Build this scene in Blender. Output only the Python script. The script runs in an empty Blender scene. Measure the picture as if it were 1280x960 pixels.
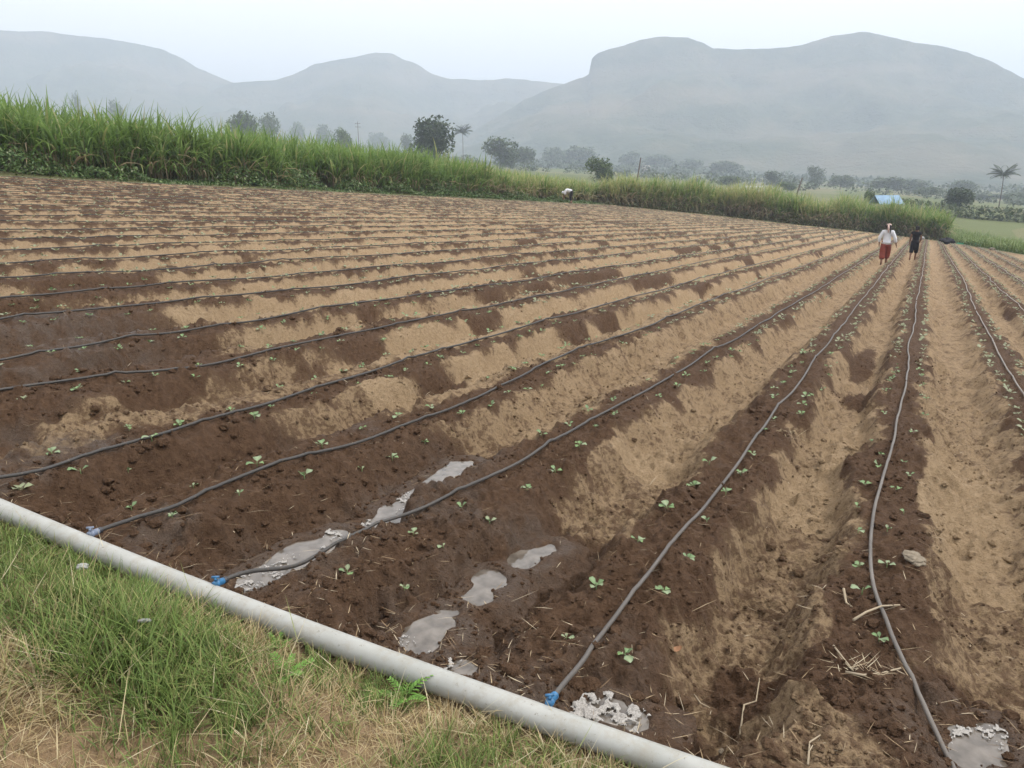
import bpy, bmesh, math, random
import numpy as np
from mathutils import Vector, Matrix, Euler

random.seed(7)
RNG = np.random.default_rng(11)
S = bpy.context.scene
COL = S.collection

# ------------------------------------------------------------------ camera
F, HZ = 960.0, 222.0                      # focal length and eye level in photo pixels (1280 wide)
TH = math.atan((480 - HZ) / F)
CAM = np.array([0.0, 0.0, 1.7])
EYE = 1.65                                # eye height square to the field plane
cd = bpy.data.cameras.new('camera')
cd.sensor_width = 36.0
cd.lens = 36.0 * F / 1280.0
cd.clip_start = 0.05
cd.clip_end = 12000
co = bpy.data.objects.new('camera', cd)
COL.objects.link(co)
co.location = CAM
co.rotation_euler = (math.pi / 2 - TH, 0, 0)
S.camera = co

# ------------------------------------------------------------------ sky, sun, exposure
SUN_EL, SUN_AZ = math.radians(54), math.radians(96)     # azimuth clockwise from +Y
w = bpy.data.worlds.new('World')
S.world = w
w.use_nodes = True
nt = w.node_tree
nt.nodes.clear()
out = nt.nodes.new('ShaderNodeOutputWorld')
bg = nt.nodes.new('ShaderNodeBackground')
sky = nt.nodes.new('ShaderNodeTexSky')
sky.sky_type = 'NISHITA'
sky.sun_disc = False
sky.sun_elevation = SUN_EL
sky.sun_rotation = SUN_AZ
sky.air_density = 1.5
sky.dust_density = 6.0
hs = nt.nodes.new('ShaderNodeHueSaturation')
hs.inputs['Saturation'].default_value = 0.2
mx = nt.nodes.new('ShaderNodeMix')
mx.data_type = 'RGBA'
mx.inputs[0].default_value = 0.72                        # thin even cloud over the whole sky
mx.inputs[7].default_value = (12.0, 11.6, 11.4, 1)
nt.links.new(sky.outputs[0], hs.inputs['Color'])
nt.links.new(hs.outputs[0], mx.inputs[6])
cn = nt.nodes.new('ShaderNodeTexNoise'); cn.inputs['Scale'].default_value = 2.2; cn.inputs['Detail'].default_value = 4
cr0 = nt.nodes.new('ShaderNodeMapRange'); cr0.inputs[3].default_value = .93; cr0.inputs[4].default_value = 1.07
nt.links.new(cn.outputs['Fac'], cr0.inputs[0])
mv = nt.nodes.new('ShaderNodeVectorMath'); mv.operation = 'SCALE'
nt.links.new(mx.outputs[2], mv.inputs[0]); nt.links.new(cr0.outputs[0], mv.inputs['Scale'])
nt.links.new(mv.outputs[0], bg.inputs[0])
bg.inputs[1].default_value = 0.127
nt.links.new(bg.outputs[0], out.inputs[0])

sl = bpy.data.lights.new('sun', 'SUN')
sl.energy = 2.1
sl.angle = math.radians(16)
sl.color = (1.0, 0.95, 0.87)
so = bpy.data.objects.new('sun', sl)
COL.objects.link(so)
so.rotation_euler = (math.pi / 2 - SUN_EL, 0, -SUN_AZ + math.pi)
_sd = Vector((math.sin(SUN_AZ) * math.cos(SUN_EL), math.cos(SUN_AZ) * math.cos(SUN_EL), math.sin(SUN_EL)))
so.rotation_euler = _sd.to_track_quat('Z', 'Y').to_euler()

S.view_settings.view_transform = 'Standard'
S.view_settings.look = 'None'
S.view_settings.gamma = 1
S.view_settings.exposure = 0.62
S.view_settings.use_curve_mapping = False
S.cycles.use_denoising = True
S.cycles.max_bounces = 6
S.cycles.diffuse_bounces = 4
S.cycles.glossy_bounces = 3
S.cycles.transmission_bounces = 4
S.cycles.volume_bounces = 2
S.cycles.transparent_max_bounces = 8

# ------------------------------------------------------------------ geometry of the place
FWD = np.array([0, math.cos(TH), -math.sin(TH)])
UPV = np.array([0, math.sin(TH), math.cos(TH)])
RGT = np.array([1.0, 0, 0])


def ray(x, y):
    return RGT * ((x - 640) / F) - UPV * ((y - 480) / F) + FWD


NRM = RGT * (-.11 * F) - UPV * F + FWD * (-.11 * 640 + 480 - 147.4)
NRM /= np.linalg.norm(NRM)                # downward normal of the gently tilted field
U = ray(1160, 275)
U /= np.linalg.norm(U)                    # along the planted rows
V = np.cross(U, -NRM)                     # across the rows, to the right
# linear maps between world x,y and row coordinates u,v
_M = np.array([[U[0], V[0]], [U[1], V[1]]])
_O = -NRM * -EYE                           # foot of the camera on the field plane
_O = CAM + NRM * EYE
_MI = np.linalg.inv(_M)


def plane_z(x, y):
    return CAM[2] + (EYE - NRM[0] * x - NRM[1] * y) / NRM[2]


def xy_of(u, v):
    return _O[0] + _M[0, 0] * u + _M[0, 1] * v, _O[1] + _M[1, 0] * u + _M[1, 1] * v


def uv_of(x, y):
    a, b = x - _O[0], y - _O[1]
    return _MI[0, 0] * a + _MI[0, 1] * b, _MI[1, 0] * a + _MI[1, 1] * b


def at(px, py, h=0.0):
    """row coordinates of a spot of the field seen at a photo pixel, h metres above the bed tops"""
    d = ray(px, py)
    p = CAM + d * ((EYE - h) / (d @ NRM))
    return uv_of(p[0], p[1])


def away(px, py, dist):
    """world point seen at a photo pixel at a horizontal distance"""
    d = ray(px, py)
    return CAM + d * (dist / math.hypot(d[0], d[1]))


# ------------------------------------------------------------------ noise
def _h2(ix, iy, s):
    n = (ix.astype(np.int64) * 374761393 + iy.astype(np.int64) * 668265263 + s * 974634777) & 0xffffffff
    n = ((n ^ (n >> 13)) * 1274126177) & 0xffffffff
    n = ((n ^ (n >> 15)) * 2246822519) & 0xffffffff
    return (n ^ (n >> 16)) / 4294967296.0


def vn(x, y, s=0):
    x = np.asarray(x, float); y = np.asarray(y, float)
    ix, iy = np.floor(x), np.floor(y)
    fx, fy = x - ix, y - iy
    fx = fx * fx * fx * (fx * (fx * 6 - 15) + 10)
    fy = fy * fy * fy * (fy * (fy * 6 - 15) + 10)
    a = _h2(ix, iy, s); b = _h2(ix + 1, iy, s); c = _h2(ix, iy + 1, s); d = _h2(ix + 1, iy + 1, s)
    return a + (b - a) * fx + (c - a) * fy + (a - b - c + d) * fx * fy


def fbm(x, y, s=0, o=3, g=.5):
    r, a, t = 0, 1, 0
    for k in range(o):
        c, q = math.cos(.6 * k), math.sin(.6 * k)
        r = r + a * vn((x * c - y * q) * 2.03 ** k, (x * q + y * c) * 2.03 ** k, s + 17 * k)
        t += a; a *= g
    return r / t


def ss(a, b, x):
    t = np.clip((x - a) / (b - a), 0, 1)
    return t * t * (3 - 2 * t)


# ------------------------------------------------------------------ rows, pipe and edges
ROW = {'R4': 4.95, 'R3': 4.05, 'R2': 3.1, 'R1': 2.17, 'R': 1.24, 'A': .15, 'B': -.76, 'C': -1.76, 'D': -2.74, 'E': -3.64,
       'F': -4.64, 'G': -5.55, 'H': -6.58, 'I': -7.44, 'J': -8.42}
for k in range(16):
    ROW['L%d' % (k + 1)] = -9.37 - .955 * k
RNAME = sorted(ROW, key=lambda n: -ROW[n])
RV = np.array([ROW[n] for n in RNAME])[::-1]        # ascending
PIPE = np.array([(1.66, -9.0), (1.70, -5.0), (1.735, -3.24), (1.795, -2.14), (1.84, -1.55), (1.925, -.84), (1.99, -.24), (2.09, .5), (2.3, 1.6), (2.6, 4.0), (3.0, 7.0)])


def pipe_u(v):
    return np.interp(v, PIPE[:, 1], PIPE[:, 0])


FAR = np.array([(63, -24.6), (72, -17), (74, -10), (79, -4), (77, 2), (66, 6.6), (60, 11)])


def far_u(v):
    return np.interp(v, FAR[:, 1], FAR[:, 0])


FIELD_L, FIELD_R = -24.4, 10.0
# how far from the pipe each furrow has been soaked (u), listed by the v of the furrow
SOAK = np.array([(-24, 4.0), (-13, 3.6), (-9, 4.2), (-7.9, 4.4), (-7.0, 4.3), (-6.06, 5.2), (-5.1, 4.7), (-4.14, 2.2), (-3.19, 4.0),
                 (-2.25, 4.15), (-1.26, 3.35), (-.3, 2.3), (.69, 3.35), (1.7, 3.0), (4, 3.2)])
# soaked clods and slumps further up the rows: photo pixel, half length along, half width across, level
DARK = [(600, 402, .55, .36, -.1), (708, 418, .5, .36, -.1), (742, 347, .8, .35, -.1), (800, 356, 1.1, .35, -.1), (862, 364, 1.3, .33, -.1),
        (480, 405, .4, .12, 0), (195, 487, .6, .22, -.05), (905, 375, .5, .25, -.05), (760, 395, .5, .2, 0),
        (640, 380, .3, .2, 0), (120, 375, 1.2, .4, -.1), (40, 400, .9, .45, -.1), (250, 330, 1.5, .25, 0),
        (1080, 445, 1.6, .2, -.08), (1075, 490, .6, .2, -.08), (935, 830, .3, .24, -.05), (960, 880, .2, .2, -.05), (1245, 905, .28, .3, -.05),
        (90, 300, 2, .3, 0), (150, 400, .8, .3, -.1), (1265, 390, 1.2, .2, 0)]
DARKUV = [(*at(a, b, h), l * .8, q * .72) for a, b, l, q, h in DARK]
# dry spots inside otherwise soaked ground
DRY = [(60, 545, .35, .30, 0), (112, 520, .35, .28, 0), (640, 560, .5, .22, -.15), (1005, 640, .8, .2, -.17), (985, 730, .45, .2, -.17), (985, 800, .3, .16, -.15), (985, 935, .24, .24, -.08),
       (1040, 950, .2, .2, -.05), (755, 650, .6, .22, -.16), (745, 695, .3, .18, -.15), (800, 590, .6, .22, -.16), (1200, 640, 1.3, .26, -.16), (1215, 760, .5, .24, -.15), (1240, 830, .3, .22, -.12), (480, 510, .5, .25, -.12), (1055, 560, .9, .14, -.16)]
DRYUV = [(*at(a, b, h), l, q) for a, b, l, q, h in DRY]
# holes and foot marks
DENT = [(262, 682, .07, .05), (285, 675, .05, .04), (150, 625, .12, .05), (465, 770, .12, .09), (490, 745, .1, .08), (640, 728, .10, .06), (500, 785, .08, .08),
        (755, 868, .15, .05), (870, 905, .14, .06), (850, 900, .1, .05), (905, 870, .1, .05), (530, 730, .09, .05), (335, 650, .1, .03), (1010, 870, .1, .03),
        (210, 690, .09, .05), (420, 640, .1, .03), (690, 640, .1, .05), (945, 720, .12, .06), (930, 660, .1, .05), (960, 620, .1, .04), (610, 690, .1, .05)]
DENTUV = [(*at(a, b, -.05), r, d) for a, b, r, d in DENT]
# pools: list of (photo pixel, radius) along each pool, height of the water below the bed tops
POOL = [
    ('p1', [(322, 733, .12), (350, 714, .14), (385, 692, .13), (420, 676, .09)], -.085),
    ('p2', [(464, 661, .10), (490, 643, .115), (515, 628, .12), (545, 608, .12), (578, 586, .10)], -.13),
    ('p3', [(528, 803, .09), (543, 782, .10), (554, 770, .06)], -.09),
    ('p4', [(600, 746, .075), (615, 724, .08)], -.11),
    ('p5', [(652, 700, .09), (686, 687, .07)], -.12),
    ('p6', [(575, 836, .06)], -.06),
    ('p7', [(728, 888, .06), (765, 897, .09), (790, 905, .07)], -.05),
    ('p8', [(1198, 945, .07), (1225, 935, .11), (1240, 920, .07)], -.09),
    ('p9', [(10, 443, .12), (45, 439, .16), (100, 429, .14)], -.13),
    ('p10', [(110, 471, .10), (150, 466, .13), (215, 460, .12)], -.13),
    ('p11', [(15, 488, .10), (55, 483, .10)], -.10),
]
POOLS = []
for nm, pts, lev in POOL:
    q = [(*at(a, b, lev), r) for a, b, r in pts]
    cu = np.mean([p[0] for p in q]); cv = np.mean([p[1] for p in q])
    x0, y0 = xy_of(cu, cv)
    POOLS.append((nm, q, float(plane_z(x0, y0) + lev)))


def pool_sd(q, u, v):
    """signed distance (negative inside) to a chain of discs, with a ragged shore"""
    d = np.full(np.shape(u), 9.0)
    for i in range(len(q)):
        a = q[i]; b = q[min(i + 1, len(q) - 1)]
        L2 = (b[0] - a[0]) ** 2 + (b[1] - a[1]) ** 2
        t = np.clip(((u - a[0]) * (b[0] - a[0]) + (v - a[1]) * (b[1] - a[1])) / max(L2, 1e-6), 0, 1) if L2 > 0 else np.zeros(np.shape(u))
        d = np.minimum(d, np.hypot(u - a[0] - t * (b[0] - a[0]), v - a[1] - t * (b[1] - a[1])) - (a[2] + t * (b[2] - a[2])))
    return d * 1.0 + .012 + (fbm(u * 9, v * 9, 91, 3) - .5) * .085


def field(u, v):
    """relief above the field plane, how soaked the soil is, how muddy"""
    u = np.asarray(u, float); v = np.asarray(v, float)
    pu = u - pipe_u(v)
    i = np.clip(np.searchsorted(RV, v), 1, len(RV) - 1)
    lo, hi = RV[i - 1], RV[i]
    near_hi = (hi - v) < (v - lo)
    rv = np.where(near_hi, hi, lo)
    dv = v - rv
    ri = np.where(near_hi, i, i - 1)
    sp = (hi - lo)
    wob = (fbm(u * .9, v * .3, 3, 2) - .5) * .10
    sl = (fbm(u * 3.2, v * 2.0, 5, 3) - .5)
    wob = wob * (1 - ss(.22, .42, np.abs(dv)))
    ad = np.abs(dv - wob) + sl * .17
    mid = (lo + hi) / 2
    rough = .65 + .7 * vn(u * .5, v * .5, 8)
    depth = (.215 + .08 * (vn(u * .7, v * .35, 9) - .5)) * (1 - .2 * ss(.2, 1.0, v)) * (1 - .1 * ss(-8, -10, v))
    depth = depth * (.4 + .6 * ss(.05, .45, pu))
    h = -depth * ss(.17, .39 * sp, ad)
    # slumped clods on the flanks and in the furrow
    fl = ss(.12, .3, ad) * (1 - .55 * ss(.40, .5, ad))
    cl = ss(.52, .75, fbm(u * 5.5, v * 4.5, 21, 2))
    h += fl * (cl * .045 - .008) * rough
    # cross ridges of soil left in the furrows
    cr = ss(.72, .86, vn(u * 1.3 + 7 * mid, mid * 3.1, 33)) * ss(.25, .45, ad)
    h += cr * .05 * vn(u * 6, v * 6, 34)
    h += (fbm(u * 2.0, v * 2.0, 41, 3) - .5) * .05 * rough
    h += (fbm(u * 9, v * 9, 43, 4, .62) - .5) * .052 * rough
    clod = ss(.60, .80, vn(u * 17, v * 17, 45)) * ss(.35, .6, vn(u * 2, v * 2, 46))
    h += clod * .026
    clod2 = ss(.45, .85, vn(u * 33, v * 33, 47)) * ss(.25, .6, vn(u * 3, v * 3, 48))
    h += clod2 * .017
    rg_ = 1 - np.abs(2 * fbm(u * 6.5, v * 6.5, 51, 3, .6) - 1)
    h += (rg_ ** 3 - .4) * .035 * rough * ss(.1, .5, pu)
    # soaking
    nz = fbm(u * 3.0, v * 3.2, 61, 4, .55)
    nb = fbm(u * .35, v * .55, 63, 2)
    right = ss(-2.6, -1.4, v)
    half = .108 + .112 * right + (nb - .5) * .10 * (1 - right) + .05 * (1 - ss(3, 8, u)) - .03 * right * ss(8, 30, u)
    half = np.where(v < -9, half - .01, half)
    side = np.clip(dv / .08, -1, 1) * .075 * (1 - right)      # dark band reaches further on the near flank of left rows
    sc = fbm(u * 3.6, v * 1.4, 66, 3)
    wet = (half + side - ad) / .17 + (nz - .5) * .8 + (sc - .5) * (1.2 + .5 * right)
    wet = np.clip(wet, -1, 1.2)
    soak = np.interp(v, SOAK[:, 0], SOAK[:, 1])
    s2 = (soak - u) / .55 + (nz - .5) * 1.6
    wet = np.maximum(wet, np.clip(s2, -1, 1.3))
    if True:
        big = fbm(u * .55, v * 1.1, 71, 3)
        wet = np.maximum(wet, ((big - .70) * 9 + (nz - .5) * 1.2) * np.where(v < -3, 1, .0) - .1 * (v > -3))
    for a, b, l, q in DARKUV:
        e = 1 - ((u - a) / l) ** 2 - ((v - b) / q) ** 2
        m = e > -2.5
        if m.any():
            wet[m] = np.maximum(wet[m], np.clip(e[m] * 1.1 + (nz[m] - .5) * 1.3, -1, 1.2))
            h[m] += .03 * ss(-.3, .6, e[m]) * (nz[m])
    for a, b, l, q in DRYUV:
        e = 1 - ((u - a) / l) ** 2 - ((v - b) / q) ** 2
        m = e > -2
        if m.any():
            wet[m] = np.minimum(wet[m], 1 - 2 * ss(-.4, .5, e[m] + (nz[m] - .5) * 1.2))
    mud = np.clip(ss(.6, 0.1, pu - 1.0) * .0 + ss(.5, .62, fbm(u * 1.9, v * 1.9, 81, 3)) * np.clip(s2, 0, 1), 0, 1)
    # a spot of heaped dry soil
    for a, b, r, hh in ((*at(112, 530), .22, .07),):
        h += hh * np.exp(-(((u - a) / .3) ** 2 + ((v - b) / r) ** 2))
    for a, b, r, dd in DENTUV:
        e = np.hypot(u - a, v - b) / r + (vn(u * 14, v * 14, 83) - .5) * .5
        h -= dd * ss(1.1, .35, e)
        h += dd * .35 * np.exp(-((e - 1.35) / .3) ** 2)
    # level with the pipe
    k = ss(.32, .06, pu)
    h = h * (1 - k * .8) - .03 * k
    for nm, q, lz in POOLS:
        m = (np.abs(u - q[0][0]) < 1.6) & (np.abs(v - q[0][1]) < 1.6)
        if not m.any():
            continue
        uu, vv = u[m], v[m]
        d = pool_sd(q, uu, vv)
        x, y = xy_of(uu, vv)
        lv = lz - plane_z(x, y)
        hm = h[m]
        ring = ss(.16, .05, d)
        hm = np.where(d < .16, np.maximum(hm, lv + .012 * ring - .05 * (1 - ring) + (hm - lv) * .2 * 0), hm)
        ins = ss(.02, -.035, d)
        hm = hm * (1 - ins) + (lv - .03) * ins
        h[m] = hm
        wet[m] = np.maximum(wet[m], ss(.35, .05, d) * 1.3)
        mud[m] = np.maximum(mud[m], ss(.30, .0, d))
    return h, wet, mud


def bank(u, v):
    pu = pipe_u(v) - u
    h = -.03 + .10 * ss(.0, .5, pu) + (fbm(u * 2.2, v * 2.2, 101, 3) - .5) * .10 * ss(.05, .4, pu) + (fbm(u * 14, v * 14, 103, 3) - .5) * .02
    return h


def ground_z(u, v):
    """world height at row coordinates"""
    u = np.atleast_1d(np.asarray(u, float)); v = np.atleast_1d(np.asarray(v, float))
    x, y = xy_of(u, v)
    hf, wt, md = field(u, v)
    return plane_z(x, y) + np.where(u < pipe_u(v), bank(u, v), hf)


def plain_z(x, y):
    p = plane_z(x, y)
    r = np.hypot(x, y)
    k = ss(70, 170, r)
    q = 600 * np.tanh(r / 600) / np.maximum(r, 1e-6)
    far = -2.0 - .07 * x * q + .025 * y * q
    n = (fbm(x * .05, y * .05, 111, 3) - .5) * .5 + (fbm(x * .006, y * .006, 113, 3) - .5) * 7 * ss(120, 500, r)
    return p * (1 - k) + far * k + n * ss(60, 110, r)


# ------------------------------------------------------------------ mesh helpers
def mesh_np(name, Vt, Fc, mat=None, parent=None, col=None, smooth=True, attrs=None, mats=None, mi=None):
    Vt = np.asarray(Vt, np.float32); Fc = np.asarray(Fc, np.int32)
    me = bpy.data.meshes.new(name)
    me.vertices.add(len(Vt)); me.vertices.foreach_set('co', Vt.ravel())
    n, k = Fc.shape
    me.loops.add(n * k); me.loops.foreach_set('vertex_index', Fc.ravel())
    me.polygons.add(n)
    me.polygons.foreach_set('loop_start', np.arange(0, n * k, k, dtype=np.int32))
    me.polygons.foreach_set('use_smooth', np.full(n, smooth))
    for m in (mats or ([mat] if mat else [])):
        me.materials.append(m)
    if mi is not None:
        me.polygons.foreach_set('material_index', np.asarray(mi, np.int32))
    if col is not None:
        a = me.color_attributes.new('tint', 'FLOAT_COLOR', 'POINT')
        c = np.ones((len(Vt), 4), np.float32); c[:, :3] = col
        a.data.foreach_set('color', c.ravel())
    for kx, vx in (attrs or {}).items():
        a = me.attributes.new(kx, 'FLOAT', 'POINT')
        a.data.foreach_set('value', np.asarray(vx, np.float32))
    me.update(calc_edges=True)
    o = bpy.data.objects.new(name, me)
    COL.objects.link(o)
    if parent:
        o.parent = parent
    return o


def tag(o, label=None, cat=None, group=None, kind=None):
    if label: o['label'] = label
    if cat: o['category'] = cat
    if group: o['group'] = group
    if kind: o['kind'] = kind
    return o


def empty(name, loc, rz=0):
    o = bpy.data.objects.new(name, None)
    o.empty_display_size = .1
    o.location = loc; o.rotation_euler = (0, 0, rz)
    COL.objects.link(o)
    return o


def tube_np(P, R, n=10, cap=True):
    """verts and quads of a tube through points P with radii R"""
    P = np.asarray(P, float); m = len(P)
    R = np.broadcast_to(np.asarray(R, float), (m,))
    T = np.gradient(P, axis=0); T /= np.linalg.norm(T, axis=1)[:, None] + 1e-12
    ref = np.array([0, 0, 1.0]) if abs(T[:, 2]).mean() < .8 else np.array([1.0, 0, 0])
    A = np.cross(T, ref); A /= np.linalg.norm(A, axis=1)[:, None] + 1e-12
    B = np.cross(A, T)
    a = np.linspace(0, 2 * math.pi, n, endpoint=False)
    Vt = P[:, None, :] + R[:, None, None] * (np.cos(a)[None, :, None] * A[:, None, :] + np.sin(a)[None, :, None] * B[:, None, :])
    Vt = Vt.reshape(-1, 3)
    i = np.arange(m - 1)[:, None] * n; j = np.arange(n)[None, :]; j2 = (j + 1) % n
    Fc = np.stack([i + j, i + j2, i + n + j2, i + n + j], -1).reshape(-1, 4)
    if cap:
        Vt = np.vstack([Vt, P[:1], P[-1:]])
        c0, c1 = m * n, m * n + 1
        e = np.array([[c0, c0, (k + 1) % n, k] for k in range(n)]); e2 = np.array([[c1, c1, (m - 1) * n + k, (m - 1) * n + (k + 1) % n] for k in range(n)])
        # fans as triangles stored with a doubled corner are not valid, so close the ends by collapsing a small ring
        q = []
        for k in range(0, n, 2):
            q.append([c0, (k + 2) % n, (k + 1) % n, k]); q.append([c1, (m - 1) * n + k, (m - 1) * n + k + 1, (m - 1) * n + (k + 2) % n])
        Fc = np.vstack([Fc, q])
    return Vt, Fc


class Bag:
    """collects pieces of one mesh"""
    def __init__(s): s.V = []; s.F = []; s.C = []; s.n = 0
    def add(s, Vt, Fc, c=None):
        Vt = np.asarray(Vt, float); s.V.append(Vt); s.F.append(np.asarray(Fc) + s.n); s.n += len(Vt)
        if c is not None:
            s.C.append(np.broadcast_to(np.asarray(c, float), (len(Vt), 3)))
    def build(s, name, mat, parent=None, smooth=True, attrs=None):
        return mesh_np(name, np.vstack(s.V), np.vstack(s.F), mat, parent, np.vstack(s.C) if s.C else None, smooth, attrs)


def box_np(c, sx, sy, sz, rz=0):
    s = np.array([[-1, -1, -1], [1, -1, -1], [1, 1, -1], [-1, 1, -1], [-1, -1, 1], [1, -1, 1], [1, 1, 1], [-1, 1, 1]]) * .5 * np.array([sx, sy, sz])
    R = np.array([[math.cos(rz), -math.sin(rz), 0], [math.sin(rz), math.cos(rz), 0], [0, 0, 1]])
    return s @ R.T + np.asarray(c), np.array([[0, 3, 2, 1], [4, 5, 6, 7], [0, 1, 5, 4], [1, 2, 6, 5], [2, 3, 7, 6], [3, 0, 4, 7]])


def ellip(c, r, n=14, m=10, squash=None):
    th = np.linspace(0, math.pi, m + 1); ph = np.linspace(0, 2 * math.pi, n, endpoint=False)
    Vt = np.array([(math.sin(a) * math.cos(b), math.sin(a) * math.sin(b), math.cos(a)) for a in th for b in ph]) * np.array(r) + np.array(c)
    i = np.arange(m)[:, None] * n; j = np.arange(n)[None]; j2 = (j + 1) % n
    return Vt, np.stack([i + j, i + n + j, i + n + j2, i + j2], -1).reshape(-1, 4)


# ------------------------------------------------------------------ materials
def mat(name):
    m = bpy.data.materials.new(name); m.use_nodes = True
    n = m.node_tree.nodes
    return m, m.node_tree, n['Principled BSDF']


def nd(t, kind, **kw):
    n = t.nodes.new(kind)
    for k, v in kw.items():
        if hasattr(n, k): setattr(n, k, v)
        else: n.inputs[k].default_value = v
    return n


def noise(t, scale, detail=3, rough=.55, coord=None):
    n = nd(t, 'ShaderNodeTexNoise'); n.inputs['Scale'].default_value = scale; n.inputs['Detail'].default_value = detail; n.inputs['Roughness'].default_value = rough
    if coord is None:
        coord = nd(t, 'ShaderNodeTexCoord').outputs['Object']
    t.links.new(coord, n.inputs['Vector'])
    return n.outputs['Fac']


def ramp(t, fac, stops):
    r = nd(t, 'ShaderNodeValToRGB'); e = r.color_ramp.elements
    while len(e) < len(stops): e.new(.5)
    for q, (p, c) in zip(e, stops):
        q.position = p; q.color = (*c, 1) if len(c) == 3 else c
    t.links.new(fac, r.inputs[0])
    return r.outputs[0]


def math_(t, op, a, b=None, c=None):
    n = nd(t, 'ShaderNodeMath', operation=op)
    for i, x in enumerate((a, b, c)):
        if x is None: continue
        if isinstance(x, (int, float)): n.inputs[i].default_value = x
        else: t.links.new(x, n.inputs[i])
    return n.outputs[0]


def mixc(t, fac, a, b, mode='MIX'):
    n = nd(t, 'ShaderNodeMix', data_type='RGBA', blend_type=mode)
    for i, x in ((0, fac), (6, a), (7, b)):
        if isinstance(x, (int, float)): n.inputs[i].default_value = x
        elif isinstance(x, tuple): n.inputs[i].default_value = (*x, 1)
        else: t.links.new(x, n.inputs[i])
    return n.outputs[2]


def bump(t, bsdf, pairs):
    prev = None
    for hgt, st, dist in pairs:
        b = nd(t, 'ShaderNodeBump'); b.inputs['Strength'].default_value = st; b.inputs['Distance'].default_value = dist
        t.links.new(hgt, b.inputs['Height'])
        if prev: t.links.new(prev, b.inputs['Normal'])
        prev = b.outputs[0]
    t.links.new(prev, bsdf.inputs['Normal'])


def attr(t, name, out='Fac'):
    n = nd(t, 'ShaderNodeAttribute'); n.attribute_name = name
    return n.outputs[out]


def m_soil():
    m, t, b = mat('soil')
    co_ = nd(t, 'ShaderNodeTexCoord').outputs['Object']
    n1 = noise(t, 1.3, 3, .5, co_); n2 = noise(t, 26, 5, .65, co_); n3 = noise(t, 110, 3, .7, co_); n4 = noise(t, 7, 4, .6, co_)
    dry = ramp(t, n2, [(.25, (.225, .158, .092)), (.5, (.325, .234, .141)), (.75, (.41, .305, .192))])
    dry = mixc(t, math_(t, 'MULTIPLY', n1, .55), dry, (.285, .198, .116))
    dry = mixc(t, ramp(t, n3, [(.30, (1, 1, 1)), (.42, (0, 0, 0))]), dry, (.15, .10, .06))
    wetc = ramp(t, n2, [(.2, (.032, .018, .010)), (.5, (.078, .045, .026)), (.8, (.135, .084, .051))])
    wetc = mixc(t, math_(t, 'MULTIPLY', n4, .45), wetc, (.105, .057, .030))
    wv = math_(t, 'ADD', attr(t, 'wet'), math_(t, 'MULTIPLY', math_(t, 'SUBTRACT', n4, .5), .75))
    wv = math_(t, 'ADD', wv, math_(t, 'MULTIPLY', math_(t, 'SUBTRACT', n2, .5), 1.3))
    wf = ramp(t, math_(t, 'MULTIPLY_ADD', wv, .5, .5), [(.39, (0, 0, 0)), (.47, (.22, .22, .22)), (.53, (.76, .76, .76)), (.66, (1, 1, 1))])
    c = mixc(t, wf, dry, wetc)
    md = attr(t, 'mud')
    mdf = math_(t, 'MULTIPLY', md, ramp(t, n4, [(.35, (0, 0, 0)), (.6, (1, 1, 1))]))
    c = mixc(t, math_(t, 'MULTIPLY', mdf, .7), c, (.10, .075, .058))
    t.links.new(c, b.inputs['Base Color'])
    r = math_(t, 'SUBTRACT', .92, math_(t, 'MULTIPLY', wf, .12))
    r = math_(t, 'SUBTRACT', r, math_(t, 'MULTIPLY', mdf, .42))
    t.links.new(r, b.inputs['Roughness'])
    b.inputs['Specular IOR Level'].default_value = .14
    n5 = noise(t, 55, 6, .75, co_)
    bump(t, b, [(n3, .8, .010), (n5, .5, .02), (n2, .8, .03)])
    return m


def m_plain():
    m, t, b = mat('far_fields')
    co_ = nd(t, 'ShaderNodeTexCoord').outputs['Object']
    n1 = noise(t, .012, 2, .5, co_); n2 = noise(t, .3, 4, .6, co_); n3 = noise(t, 4, 4, .6, co_)
    mp = nd(t, 'ShaderNodeMapping'); mp.inputs['Rotation'].default_value = (0, 0, .35); mp.inputs['Scale'].default_value = (.006, .022, 1)
    t.links.new(co_, mp.inputs['Vector'])
    vo = nd(t, 'ShaderNodeTexVoronoi'); vo.inputs['Scale'].default_value = 1.0; vo.inputs['Randomness'].default_value = .8
    t.links.new(mp.outputs[0], vo.inputs['Vector'])
    sep = nd(t, 'ShaderNodeSeparateColor'); t.links.new(vo.outputs['Color'], sep.inputs[0])
    c = ramp(t, sep.outputs[0], [(.0, (.085, .12, .045)), (.35, (.12, .145, .06)), (.6, (.20, .17, .10)), (1, (.09, .12, .04))])
    c = mixc(t, math_(t, 'MULTIPLY', n2, .6), c, (.075, .095, .035))
    c = mixc(t, math_(t, 'MULTIPLY', n3, .35), c, (.16, .14, .07))
    t.links.new(c, b.inputs['Base Color']); b.inputs['Roughness'].default_value = .95; b.inputs['Specular IOR Level'].default_value = .1
    bump(t, b, [(n3, .5, .2)])
    return m


def m_bank():
    m, t, b = mat('bank_soil')
    co_ = nd(t, 'ShaderNodeTexCoord').outputs['Object']
    n1 = noise(t, 2.2, 3, .5, co_); n2 = noise(t, 30, 5, .7, co_); n3 = noise(t, 120, 3, .7, co_)
    c = ramp(t, n2, [(.2, (.13, .085, .05)), (.5, (.26, .175, .105)), (.8, (.36, .26, .165))])
    c = mixc(t, math_(t, 'MULTIPLY', n1, .6), c, (.21, .15, .075))
    t.links.new(c, b.inputs['Base Color']); b.inputs['Roughness'].default_value = .95; b.inputs['Specular IOR Level'].default_value = .2
    bump(t, b, [(n3, .6, .006), (n2, .8, .02)])
    return m


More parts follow.
